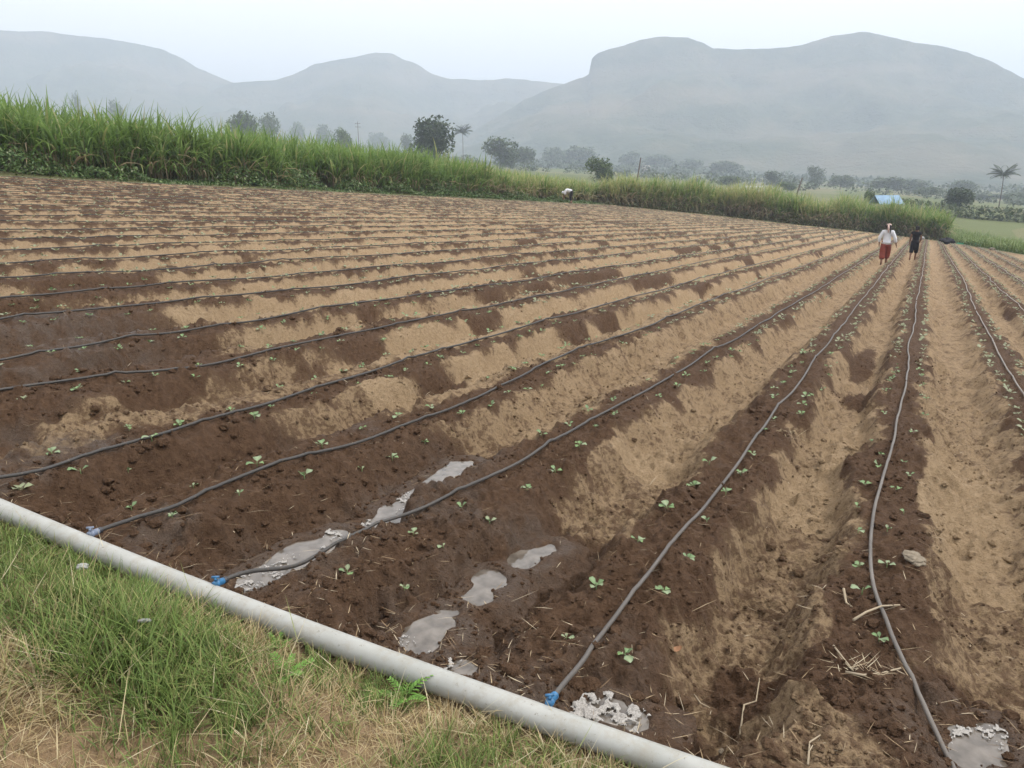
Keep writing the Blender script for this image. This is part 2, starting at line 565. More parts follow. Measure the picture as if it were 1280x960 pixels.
def m_leaf(name, trans=.3, rough=.55, spec=.35):
    """foliage: colour of each blade or leaf is carried by the mesh"""
    m, t, b = mat(name)
    c = attr(t, 'tint', 'Color')
    n = noise(t, 9, 2)
    c2 = mixc(t, .35, c, ramp(t, n, [(.3, (.6, .6, .6)), (.7, (1.3, 1.3, 1.2))]), 'MULTIPLY')
    t.links.new(c2, b.inputs['Base Color']); b.inputs['Roughness'].default_value = rough; b.inputs['Specular IOR Level'].default_value = spec
    tr = nd(t, 'ShaderNodeBsdfTranslucent'); t.links.new(c2, tr.inputs['Color'])
    ms = nd(t, 'ShaderNodeMixShader'); ms.inputs[0].default_value = trans
    o = t.nodes['Material Output']
    t.links.new(b.outputs[0], ms.inputs[1]); t.links.new(tr.outputs[0], ms.inputs[2]); t.links.new(ms.outputs[0], o.inputs[0])
    return m


def m_plain_col(name, col, rough=.6, spec=.4, var=.25, sc=12, bmp=None, metal=0):
    m, t, b = mat(name)
    n = noise(t, sc, 4, .6)
    lo = tuple(x * (1 - var) for x in col); hi = tuple(min(1, x * (1 + var)) for x in col)
    t.links.new(ramp(t, n, [(.3, lo), (.7, hi)]), b.inputs['Base Color'])
    b.inputs['Roughness'].default_value = rough; b.inputs['Specular IOR Level'].default_value = spec; b.inputs['Metallic'].default_value = metal
    if bmp: bump(t, b, [(noise(t, sc * 3, 4, .6), .5, bmp)])
    return m


def m_pipe():
    m, t, b = mat('pvc_pipe')
    co_ = nd(t, 'ShaderNodeTexCoord').outputs['Object']
    n1 = noise(t, 5, 4, .6, co_); n2 = noise(t, 60, 4, .7, co_); n3 = noise(t, 14, 5, .75, co_)
    c = ramp(t, n1, [(.3, (.28, .285, .262)), (.7, (.36, .36, .338))])
    c = mixc(t, ramp(t, n3, [(.48, (0, 0, 0)), (.68, (.75, .75, .75))]), c, (.27, .25, .205))      # dried splashes of mud
    c = mixc(t, ramp(t, n2, [(.635, (0, 0, 0)), (.70, (.8, .8, .8))]), c, (.14, .115, .09))
    t.links.new(c, b.inputs['Base Color'])
    t.links.new(math_(t, 'MULTIPLY_ADD', n3, .3, .3), b.inputs['Roughness'])
    b.inputs['Specular IOR Level'].default_value = .45
    bump(t, b, [(n2, .1, .002)])
    return m


def m_hose():
    m, t, b = mat('black_polythene')
    co_ = nd(t, 'ShaderNodeTexCoord').outputs['Object']
    n1 = noise(t, 3, 4, .6, co_); n2 = noise(t, 70, 4, .7, co_)
    d = attr(t, 'dust')
    f = math_(t, 'MULTIPLY', d, ramp(t, n1, [(.25, (.45, .45, .45)), (.65, (1, 1, 1))]))
    c = mixc(t, f, (.030, .029, .028), (.33, .285, .245))
    c = mixc(t, ramp(t, n2, [(.58, (0, 0, 0)), (.68, (.7, .7, .7))]), c, (.13, .095, .065))
    t.links.new(c, b.inputs['Base Color']); b.inputs['Roughness'].default_value = .5; b.inputs['Specular IOR Level'].default_value = .32
    return m


def m_water():
    m, t, b = mat('muddy_water')
    n = noise(t, 14, 3, .5)
    t.links.new(ramp(t, n, [(.32, (.065, .053, .041)), (.68, (.165, .142, .118))]), b.inputs['Base Color'])
    b.inputs['Roughness'].default_value = .03; b.inputs['IOR'].default_value = 1.4; b.inputs['Specular IOR Level'].default_value = 1.0
    bump(t, b, [(noise(t, 22, 3, .5), .08, .01)])
    return m


def m_mountain():
    m, t, b = mat('hill_scrub')
    co_ = nd(t, 'ShaderNodeTexCoord').outputs['Object']
    n1 = noise(t, .006, 4, .6, co_); n2 = noise(t, .022, 6, .7, co_)
    mp = nd(t, 'ShaderNodeMapping'); mp.inputs['Scale'].default_value = (.004, .004, .022); t.links.new(co_, mp.inputs['Vector'])
    n3 = noise(t, 1, 4, .6, mp.outputs[0])
    c = ramp(t, n2, [(.32, (.012, .022, .012)), (.52, (.05, .06, .03)), (.72, (.15, .125, .08))])
    c = mixc(t, ramp(t, n3, [(.48, (0, 0, 0)), (.72, (.55, .55, .55))]), c, (.24, .175, .125))
    c = mixc(t, math_(t, 'MULTIPLY', n1, .5), c, (.05, .065, .035))
    t.links.new(c, b.inputs['Base Color']); b.inputs['Roughness'].default_value = 1; b.inputs['Specular IOR Level'].default_value = .05
    bump(t, b, [(n2, 1.0, 14)])
    return m


M = dict(soil=m_soil(), plain=m_plain(), bank=m_bank(), grass=m_leaf('grass_blade', .25, .6, .25), cane=m_leaf('cane_leaf', .5, .5, .25), weed=m_leaf('weed_leaf', .25, .55, .3),
         seed=m_leaf('seedling_leaf', .25, .45, .45), tree=m_leaf('tree_leaf', .15, .6, .2), straw=m_leaf('dry_straw', .1, .7, .2), pipe=m_pipe(), hose=m_hose(), water=m_water(), hill=m_mountain(),
         foam=m_plain_col('foam', (.31, .29, .265), .5, .4, .5, 190, .006), blue=m_plain_col('blue_plastic', (.03, .13, .27), .4, .5, .35, 60),
         greyplastic=m_plain_col('grey_blue_plastic', (.16, .19, .26), .45, .5, .3, 60), dark=m_plain_col('dark_plastic', (.03, .03, .035), .4, .5),
         bark=m_plain_col('bark', (.09, .07, .055), .9, .2, .4, 6, .02), skin=m_plain_col('skin', (.17, .085, .05), .55, .4, .12, 8),
         hair=m_plain_col('hair', (.012, .010, .010), .75, .2, .3, 40), white=m_plain_col('white_cotton', (.62, .62, .64), .85, .2, .08, 6, .01),
         red=m_plain_col('rust_red_cloth', (.20, .045, .030), .85, .2, .25, 6, .01), black=m_plain_col('black_cloth', (.014, .013, .016), .85, .2, .3, 6, .01),
         scarf=m_plain_col('pale_scarf', (.45, .33, .29), .85, .2, .35, 12, .01), ltstone=m_plain_col('pale_stone', (.20, .165, .12), .9, .3, .3, 18, .01),
         paper=m_plain_col('white_plastic', (.30, .30, .29), .45, .4, .12, 20), wall=m_plain_col('lime_wall', (.28, .26, .235), .9, .2, .15, 2),
         blueroof=m_plain_col('blue_sheet', (.22, .32, .43), .8, .1, .2, 1.5), whiteroof=m_plain_col('white_sheet', (.45, .46, .48), .8, .1, .2, 1.5), pole=m_plain_col('weathered_pole', (.10, .085, .075), .8, .2),
         net=m_plain_col('green_net', (.02, .20, .11), .6, .3, .25, 8, .01), bird=m_plain_col('white_feather', (.7, .7, .7), .8, .2, .05), beak=m_plain_col('yellow_beak', (.45, .28, .05), .5, .3),
         brownleaf=m_plain_col('brown_leaf', (.26, .135, .07), .7, .3, .3, 40), rope=m_plain_col('window_dark', (.05, .05, .055), .4, .4))
#SECTION_END_BASE
# ------------------------------------------------------------------ the ground: one sheet from underfoot to the hills
def build_ground():
    dense = np.radians(np.linspace(-39, 39, 580))
    med = np.radians(np.arange(39.5, 62, .75)); coarse = np.radians(np.arange(64, 181, 4))
    ang = np.concatenate([-coarse[::-1], -med[::-1], dense, med, coarse])
    r = [.02, .4, .8, 1.2, 1.45, 1.6]
    while r[-1] < 84:
        x = r[-1]
        r.append(x + float(np.clip(x * x / 900, .0075, .15 if x < 34 else .32)))
    while r[-1] < 4200:
        r.append(r[-1] * 1.06)
    r = np.array(r); nr, na = len(r), len(ang)
    X = (r[:, None] * np.sin(ang)[None]).ravel(); Y = (r[:, None] * np.cos(ang)[None]).ravel()
    u, v = uv_of(X, Y)
    pz = plane_z(X, Y)
    pu = u - pipe_u(v)
    inf = (pu >= 0) & (v > FIELD_L) & (v < FIELD_R) & (u < far_u(v))
    inb = (pu < 0) & (np.hypot(X, Y) < 14)
    Z = plain_z(X, Y)
    wet = np.zeros(len(X)); mud = np.zeros(len(X))
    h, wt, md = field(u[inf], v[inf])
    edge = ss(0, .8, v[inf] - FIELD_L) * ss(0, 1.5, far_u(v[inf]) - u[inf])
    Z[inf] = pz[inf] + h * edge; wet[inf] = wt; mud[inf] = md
    Z[inb] = pz[inb] + bank(u[inb], v[inb])
    Vt = np.stack([X, Y, Z], 1)
    i = np.arange(nr - 1)[:, None] * na; j = np.arange(na)[None, :]; j2 = (j + 1) % na
    Fc = np.stack([i + j, i + na + j, i + na + j2, i + j2], -1).reshape(-1, 4)
    kf = inf[Fc].all(1); kb = inb[Fc].any(1) & ~kf
    kp = ~(kf | kb)
    for name, sel, mt in (('field_soil', kf, 'soil'), ('grass_verge_soil', kb, 'bank'), ('plain', kp, 'plain')):
        f = Fc[sel]
        idx, inv = np.unique(f, return_inverse=True)
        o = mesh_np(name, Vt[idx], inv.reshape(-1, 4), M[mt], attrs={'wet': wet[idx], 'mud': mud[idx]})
        tag(o, kind='structure')


build_ground()


# ------------------------------------------------------------------ hills
def hill(name, pts, D, front, seed, terr=0):
    pts = np.array(pts, float)
    xs = np.arange(pts[0, 0], pts[-1, 0] + 1, 4.0)
    yr = np.interp(xs, pts[:, 0], pts[:, 1]) + (fbm(xs * .05, xs * 0, seed, 4) - .5) * 4
    kw = 41
    ys_ = np.convolve(np.pad(yr, kw // 2, 'edge'), np.ones(kw) / kw, 'valid')
    V_ = []
    prof = np.linspace(0, 1.5, 64)
    for x, yy, y2 in zip(xs, yr, ys_):
        d = ray(x, yy); hd = math.hypot(d[0], d[1]); dx, dy = d[0] / hd, d[1] / hd
        Zr = max(CAM[2] + d[2] / hd * D, 2)
        d2 = ray(x, y2); Zs = max(CAM[2] + d2[2] / math.hypot(d2[0], d2[1]) * D, 2)
        for s in prof:
            # s=0 foot of the slope, s=1 the ridge, beyond that the far side
            rr = D * (1 - front * (1 - s))
            if s <= 1:
                g = .40 * s + .60 * s ** 2.6
                g = g - .07 * ss(.80, .93, s) * (1 - ss(.93, 1.0, s))
                if terr:
                    g = g + .05 * math.sin(s * 19) * s * (1 - s) * 2
            else:
                g = 1 - (s - 1) * .55
            V_.append((dx * rr, dy * rr, -14 + (Zs + (Zr - Zs) * min(s, 1) ** 6 + 14) * g))
    V_ = np.array(V_); s = np.tile(prof, len(xs))
    gul = (fbm(V_[:, 0] / 150, V_[:, 1] / 150, seed + 5, 5) - .5) * 2
    V_[:, 2] += gul * 190 * np.clip(s * (1 - s), 0, .25) * 4 * ((V_[:, 2] + 14) / 300)
    n, k = len(xs), len(prof)
    i = np.arange(n - 1)[:, None] * k; j = np.arange(k - 1)[None]
    Fc = np.stack([i + j, i + k + j, i + k + j + 1, i + j + 1], -1).reshape(-1, 4)
    tag(mesh_np(name, V_, Fc, M['hill']), kind='structure')


hill('far_mountain', [(-420, 90), (-200, 52), (-60, 38), (0, 38), (60, 40), (100, 45), (150, 51), (200, 60), (230, 73), (250, 86), (275, 97), (300, 106), (350, 122), (420, 160), (470, 215)], 1850, .5, 1)
hill('middle_mountain', [(150, 200), (230, 130), (290, 104), (345, 99), (380, 88), (392, 80), (440, 71), (470, 65), (490, 66), (510, 76), (540, 91), (560, 98), (600, 101), (630, 97), (690, 104), (780, 108), (870, 130), (950, 190)], 1700, .5, 2)
hill('table_mountain', [(520, 216), (590, 165), (650, 128), (700, 106), (728, 98), (736, 92), (739, 74), (746, 66), (770, 60), (800, 51), (830, 46), (860, 47), (880, 54), (892, 61), (940, 62), (985, 60), (1010, 53), (1040, 44), (1075, 40), (1100, 42),
                        (1140, 52), (1180, 58), (1210, 66), (1240, 78), (1262, 88), (1280, 98), (1340, 135), (1420, 128), (1560, 110), (1800, 150)], 1300, .5, 3, 1)

# ------------------------------------------------------------------ haze
hz, t, b = mat('haze_air')
t.nodes.remove(b)
pv = nd(t, 'ShaderNodeVolumePrincipled')
pv.inputs['Color'].default_value = (.68, .765, .895, 1)
pv.inputs['Density'].default_value = .0008
pv.inputs['Anisotropy'].default_value = .2
t.links.new(pv.outputs[0], t.nodes['Material Output'].inputs['Volume'])
bv, bf = box_np((0, 0, 190), 9000, 9000, 470)
tag(mesh_np('haze', bv, bf, hz, smooth=False), kind='stuff')

# ------------------------------------------------------------------ main pipe
vv = np.linspace(-9, 4.5, 120)
pu_ = pipe_u(vv)
pu_ = np.convolve(np.pad(pu_, 8, 'edge'), np.ones(17) / 17, 'valid')
px_, py_ = xy_of(pu_, vv)
PR = .042
pzc = plane_z(px_, py_) - .022 + PR
Vt, Fc = tube_np(np.stack([px_, py_, pzc], 1), PR, 28)
root = empty('main_pipe', (px_[70], py_[70], pzc[70] - PR))
off = np.array(root.location)
mesh_np('pipe_body', Vt - off, Fc, M['pipe'], root)
tag(root, 'long pale grey plastic water pipe lying between the grass verge and the field', 'pipe')


def pipe_top(v):
    x, y = xy_of(np.interp(v, vv, pu_), v)
    return np.array([x, y, float(plane_z(x, y)) - .022 + PR])


# ------------------------------------------------------------------ pools with froth
POOL_LABEL = {'p1': 'muddy puddle with pale froth at the pipe under the hose with dark blue valve', 'p2': 'long narrow muddy puddle running up a furrow, second from the dark blue valve',
              'p3': 'muddy puddle in the furrow end touching the pipe, middle of the picture', 'p4': 'small muddy puddle between clods, middle one of three in its furrow',
              'p5': 'thin muddy puddle farthest from the pipe of three in its furrow', 'p6': 'tiny frothy puddle against the pipe left of the bright blue valve', 'p7': 'frothy white puddle beside the bright blue valve',
              'p8': 'foaming puddle in the bottom right corner beside the bent hose', 'p9': 'shallow puddle at the left edge, the farthest of the left puddles', 'p10': 'pale shallow puddle in a left furrow beside a black hose', 'p11': 'shallow puddle on the left edge, nearest of the left puddles'}
for nm, q, lz in POOLS:
    qa = np.array(q)
    pad = .3
    step = .014 if nm not in ('p9', 'p10', 'p11') else .03
    uu = np.arange(qa[:, 0].min() - pad, qa[:, 0].max() + pad, step); vv2 = np.arange(qa[:, 1].min() - pad, qa[:, 1].max() + pad, step)
    UU, VV = np.meshgrid(uu, vv2, indexing='ij')
    d = pool_sd(q, UU, VV)
    ins = d < .035
    x, y = xy_of(UU, VV)
    cx, cy = xy_of(qa[:, 0].mean(), qa[:, 1].mean())
    P = np.stack([x - cx, y - cy, np.zeros_like(x)], -1).reshape(-1, 3)
    n, k = UU.shape
    i = np.arange(n - 1)[:, None] * k; j = np.arange(k - 1)[None]
    Fc = np.stack([i + j, i + k + j, i + k + j + 1, i + j + 1], -1).reshape(-1, 4)
    f = Fc[ins.ravel()[Fc].all(1)]
    if len(f) == 0:
        continue
    root = empty('puddle', (cx, cy, lz)); tag(root, POOL_LABEL[nm], 'puddle', 'puddles at the furrow ends')
    idx, inv = np.unique(f, return_inverse=True)
    mesh_np('water', P[idx], inv.reshape(-1, 4), M['water'], root)
    # froth: a lumpy skin with open cells
    thr = {'p1': .54, 'p2': .62, 'p3': .70, 'p4': .66, 'p5': .66, 'p6': .46, 'p7': .40, 'p8': .42, 'p9': .60, 'p10': .52, 'p11': .6}[nm]
    s2 = .0045 if step < .02 else .016
    uu = np.arange(qa[:, 0].min() - .2, qa[:, 0].max() + .2, s2); vv2 = np.arange(qa[:, 1].min() - .2, qa[:, 1].max() + .2, s2)
    UU, VV = np.meshgrid(uu, vv2, indexing='ij')
    d = pool_sd(q, UU, VV)
    band = fbm(UU * 7, VV * 7, 121, 3)
    wx = UU + (fbm(UU * 20, VV * 20, 131, 2) - .5) * .05; wy = VV + (fbm(UU * 20, VV * 20, 132, 2) - .5) * .05
    cell = fbm(wx * 46, wy * 46, 123, 2)
    hole = (np.abs(cell - .5) * 2) if nm not in ('p7', 'p6') else (1 - ss(.56, .66, cell))
    if nm in ('p7', 'p6'):
        ok = (d < .02) & (cell < .60) & (band > thr)
    else:
        ok = (d < .01) & (band > thr) & (np.abs(cell - .5) < .135 * ss(thr, thr + .16, band))
    x, y = xy_of(UU, VV)
    zz = .003 + .010 * np.clip(.60 - cell, 0, .2) / .2 + .004 * vn(UU * 150, VV * 150, 125) if nm in ('p7', 'p6') else .004 + .004 * vn(UU * 120, VV * 120, 125)
    P = np.stack([x - cx, y - cy, zz], -1).reshape(-1, 3)
    n, k = UU.shape
    i = np.arange(n - 1)[:, None] * k; j = np.arange(k - 1)[None]
    Fc = np.stack([i + j, i + k + j, i + k + j + 1, i + j + 1], -1).reshape(-1, 4)
    f = Fc[ok.ravel()[Fc].all(1)]
    if len(f) > 10:
        idx, inv = np.unique(f, return_inverse=True)
        tag(mesh_np('froth', P[idx], inv.reshape(-1, 4), M['foam'], root), kind='stuff')

# ------------------------------------------------------------------ drip hoses, one along every bed
HPATH = {  # where the photo shows the hose leave the middle of its bed: (u, v)
    'A': [(1.9, .80), (2.2, .62), (2.54, .46), (2.76, .39), (3.06, .28), (3.34, .2), (3.7, .14), (4.08, .11), (4.68, .10), (5.52, .13), (9.25, .17), (12, .13), (15, .19), (17.5, .15), (25, .2), (54, .25), (78, .3)],
    'B': [(1.9, -.712), (2.2, -.73), (2.5, -.745), (3.2, -.75), (4.4, -.72), (6.6, -.75), (10.8, -.77), (28, -.82), (78, -.8)],
    'C': [(1.8, -2.05), (2.3, -2.03), (2.99, -1.87), (3.94, -1.80), (5.5, -1.78), (8, -1.76), (16.8, -1.69), (77, -1.75)],
    'D': [(1.7, -2.715), (2.62, -2.77), (3.84, -2.68), (4.82, -2.65), (6.5, -2.80), (8.1, -2.75), (12, -2.8), (31, -2.83), (76, -2.8)],
    'E': [(1.75, -3.54), (2.68, -3.54), (4.96, -3.64), (7.3, -3.7), (15.9, -3.77), (75, -3.7)],
    'F': [(1.7, -4.86), (2.64, -4.82), (3.81, -4.58), (6.2, -4.6), (8.9, -4.58), (19.9, -4.8), (74, -4.7)],
    'R': [(2.3, 1.3), (8.9, 1.23), (13.2, 1.22), (19.4, 1.23), (27, 1.34), (45, 1.28), (77, 1.3)],
}
HLABEL = {'A': 'dusty hose bending away at the bottom right corner past the foaming puddle', 'B': 'grey black drip hose starting at the bright blue valve', 'C': 'black drip hose starting at the dark blue valve, crossing a puddle',
          'D': 'black drip hose starting at the grey blue valve, upper left on the pipe', 'E': 'black drip hose meeting the left edge just above the pipe', 'R': 'hose on the bed right of the two walking people, cut by right edge'}
ORD = ['first', 'second', 'third', 'fourth', 'fifth', 'sixth', 'seventh', 'eighth', 'ninth', 'tenth', 'eleventh', 'twelfth', 'thirteenth', 'fourteenth', 'fifteenth', 'sixteenth', 'seventeenth', 'eighteenth', 'nineteenth', 'twentieth',
       'twenty-first', 'twenty-second', 'twenty-third', 'twenty-fourth', 'twenty-fifth', 'twenty-sixth', 'twenty-seventh', 'twenty-eighth', 'twenty-ninth', 'thirtieth', 'thirty-first', 'thirty-second', 'thirty-third', 'thirty-fourth', 'thirty-fifth', 'thirty-sixth', 'thirty-seventh', 'thirty-eighth', 'thirty-ninth', 'fortieth',
       'forty-first', 'forty-second', 'forty-third', 'forty-fourth', 'forty-fifth', 'forty-sixth', 'forty-seventh', 'forty-eighth', 'forty-ninth', 'fiftieth', 'fifty-first', 'fifty-second', 'fifty-third', 'fifty-fourth', 'fifty-fifth', 'fifty-sixth', 'fifty-seventh', 'fifty-eighth', 'fifty-ninth', 'sixtieth']
HOSE_V = {}


def spline(P, us):
    P = np.array(P, float)
    v0 = np.interp(us, P[:, 0], P[:, 1])
    k = 9
    return np.convolve(np.pad(v0, k // 2, 'edge'), np.hanning(k + 2)[1:-1] / np.hanning(k + 2)[1:-1].sum(), 'valid')


for nm in RNAME:
    rv = ROW[nm]
    u1 = float(far_u(rv)) - .6
    if nm in ('B', 'C', 'D'):
        u0 = float(pipe_u(HPATH[nm][0][1])) + .052
    else:
        u0 = float(pipe_u(rv)) + .0
        if nm == 'A': u0 = 1.95
    us = [u0]
    while us[-1] < u1:
        us.append(us[-1] + min(.028 + .012 * us[-1], .6))
    us = np.array(us)
    vs = spline(HPATH[nm], us) if nm in HPATH else np.full(len(us), rv)
    vs = vs + (fbm(us * .8, us * 0 + rv * 7, 141, 2) - .5) * (.05 if nm in HPATH else .11) * ss(0, 1.2, us - u0)
    HOSE_V[nm] = (us, vs)
    hf, _, _ = field(us, vs)
    for du_, dv_ in ((.02, 0), (-.02, 0), (0, .014), (0, -.014)):
        hf = np.maximum(hf, field(us + du_, vs + dv_)[0] - .004)
    for _n, q_, lz_ in POOLS:
        dd_ = pool_sd(q_, us, vs); xx_, yy_ = xy_of(us, vs)
        hf = np.where(dd_ < .06, np.maximum(hf, lz_ - plane_z(xx_, yy_) + .006), hf)
    hs_ = hf.copy()
    for _k in range(5):
        p3 = np.pad(hs_, 2, 'edge'); hs_ = np.maximum(hf - .006, (p3[:-4] + p3[1:-3] + p3[2:-2] + p3[3:-1] + p3[4:]) / 5)
    HRAD = .0088
    x, y = xy_of(us, vs)
    z = plane_z(x, y) + hs_ + HRAD * .8 + .005
    vb = None
    if nm in ('B', 'C', 'D', 'E', 'A'):
        pt = pipe_top(float(vs[0]))
        pull = ss(.45, 0, us - us[0])
        z = np.maximum(z, z * (1 - pull) + (pt[2] + PR * .85) * pull) if nm != 'A' else z
    P = np.stack([x, y, z], 1)
    Vt, Fc = tube_np(P, HRAD, 10)
    root = empty('drip_hose', (P[0, 0], P[0, 1], P[0, 2] - HRAD))
    dustv = {'A': .42, 'R': .75, 'B': .26, 'C': .10}.get(nm, .8 if rv > 1 else .05)
    du = np.repeat(np.clip(dustv + (.35 if rv > -2 else .12) * ss(8, 30, us), 0, 1), 10); du = np.concatenate([du, [dustv, dustv]])
    mesh_np('hose', Vt - np.array(root.location), Fc, M['hose'], root, attrs={'dust': du})
    if nm in HLABEL:
        lab = HLABEL[nm]
    elif rv > 1:
        lab = '%s thin hose beyond the right edge hose, counting rightwards from it' % ORD[RNAME[:5][::-1].index(nm) - 1]
    else:
        lab = '%s thin black drip hose beyond the one above the pipe\'s left end' % ORD[RNAME.index(nm) - RNAME.index('E') - 1]
    tag(root, lab, 'hose', 'drip hoses laid along the beds')
    # take-off valve between the pipe and the hose
    if nm in ('B', 'C', 'D'):
        mt = M['blue'] if nm != 'D' else M['greyplastic']
        base = pipe_top(float(vs[0])); 
        hd = P[2] - P[0]; hd /= np.linalg.norm(hd)
        o0 = np.array(root.location)
        e0 = P[0] - hd * .012
        bgv = Bag(); k_ = .78
        Vb, Fb = tube_np([e0 - hd * .018, e0 - hd * .008, e0 - hd * .007, e0 + hd * .002, e0 + hd * .003, e0 + hd * .026, e0 + hd * .03], [.0115, .0115, .015, .015, .013, .013, .0105], 12)
        bgv.add(Vb - o0, Fb)
        sad = e0 - hd * .010 - np.array([0, 0, .016])
        Vb, Fb = tube_np([sad - np.array([0, 0, .02]), sad + np.array([0, 0, .016])], [.012, .010], 12)
        bgv.add(Vb - o0, Fb)
        val = bgv.build('valve', mt, root)
        val['label'] = ('bright blue plastic valve' if nm == 'B' else 'dark blue plastic valve' if nm == 'C' else 'grey blue plastic valve')
        hb = Bag()
        c = e0 - hd * .006 + np.array([0, 0, .013])
        Vb, Fb = tube_np([c, c + np.array([0, 0, .012])], [.007, .006], 8); hb.add(Vb - o0, Fb)
        sd = np.cross(hd, [0, 0, 1.0]); sd /= np.linalg.norm(sd)
        Vb, Fb = box_np((0, 0, 0), .028, .008, .007, math.atan2(sd[1], sd[0]) + .6); hb.add(Vb + c + np.array([0, 0, .014]) - o0, Fb)
        hb.build('valve_handle', mt, val)
        nb_ = Bag()
        Vb, Fb = tube_np([e0 + hd * .026, e0 + hd * .029, e0 + hd * .040, e0 + hd * .043], [.0105, .0135, .0135, .0105], 12); nb_.add(Vb - o0, Fb)
        nb_.build('valve_nut', mt if nm == 'B' else M['dark'], val)
#SECTION_END_GROUND
# ------------------------------------------------------------------ blades: grass, cane leaves, straw
def blades(B, az, L, W, lean, curl, segs, c0, c1, twist=None):
    """curved tapering strips; B (n,3) roots, az heading, lean first angle from upright, curl added towards the tip"""
    n = len(B)
    P = np.zeros((n, segs + 1, 3)); P[:, 0] = B
    for k in range(segs):
        a = lean + curl * ((k + .5) / segs)
        st = (L / segs)[:, None]
        P[:, k + 1] = P[:, k] + st * np.stack([np.sin(a) * np.sin(az), np.sin(a) * np.cos(az), np.cos(a)], 1)
    tw = np.zeros(n) if twist is None else twist
    sd = np.stack([np.cos(az) * np.cos(tw), -np.sin(az) * np.cos(tw), np.sin(tw)], 1)
    k = np.linspace(0, 1, segs + 1)
    wd = np.clip((1 - k ** 2.2) * (.55 + 1.2 * k * (1 - k) * 2), .06, 1.2)
    off = sd[:, None, :] * (W[:, None] * wd[None])[:, :, None] * .5
    Vt = np.stack([P - off, P + off], 2).reshape(-1, 3)
    q = np.arange(segs) * 2
    f = np.stack([q, q + 1, q + 3, q + 2], 1)[None] + (np.arange(n) * (segs + 1) * 2)[:, None, None]
    kk = (k ** 1.2)[None, :, None]
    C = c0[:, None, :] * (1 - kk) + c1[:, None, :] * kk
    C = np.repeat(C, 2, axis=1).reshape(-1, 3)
    return Vt, f.reshape(-1, 4), C


def rnd(a, b, n): return RNG.uniform(a, b, n)


def pick(n, cols, p=None, jit=.18):
    c = np.array(cols)[RNG.choice(len(cols), n, p=p)]
    return c * RNG.uniform(1 - jit, 1 + jit, (n, 1))


# ------------------------------------------------------------------ verge grass
# photo pixel, radius (m), greenness, height factor, density
GPATCH = [(40, 720, .30, .75, 1.0, 1.1), (150, 700, .22, .9, .8, 1.0), (230, 740, .16, .45, .7, .8), (180, 845, .28, 1.05, 2.1, 1.6), (120, 790, .18, 1.0, 1.7, 1.4), (240, 870, .2, .9, 1.4, 1.2), (40, 790, .22, .8, 1.1, 1.0), (300, 940, .15, .8, 1.0, 1.0),
          (330, 840, .15, .55, .8, .9), (480, 905, .12, .8, .9, 1.0), (540, 945, .12, .85, .9, 1.0), (420, 930, .15, .45, .9, .9), (60, 880, .18, .05, 1.3, 1.5), (20, 900, .2, .03, 1.2, 1.4), (130, 940, .13, .05, .7, .3), (60, 945, .15, .05, .5, .12),
          (330, 785, .13, .30, .7, 1.0), (430, 800, .12, .2, .6, 1.0), (560, 880, .14, .30, .6, 1.0), (400, 870, .15, .38, .7, 1.0), (660, 945, .16, .42, .8, 1.0), (250, 800, .12, .5, .9, .9), (760, 955, .1, .3, .7, .9)]
gp = np.array([(*at(a, b), r, g, h, d) for a, b, r, g, h, d in GPATCH])


def grass_map(u, v):
    w_ = np.exp(-(((u[:, None] - gp[None, :, 0]) ** 2 + (v[:, None] - gp[None, :, 1]) ** 2) / (gp[None, :, 2] ** 2)))
    tot = w_.sum(1) + .12
    g = (w_ @ gp[:, 3] + .12 * .45) / tot; h = (w_ @ gp[:, 4] + .12 * .85) / tot; d = (w_ @ gp[:, 5] + .12 * .8) / tot
    return g, h, d


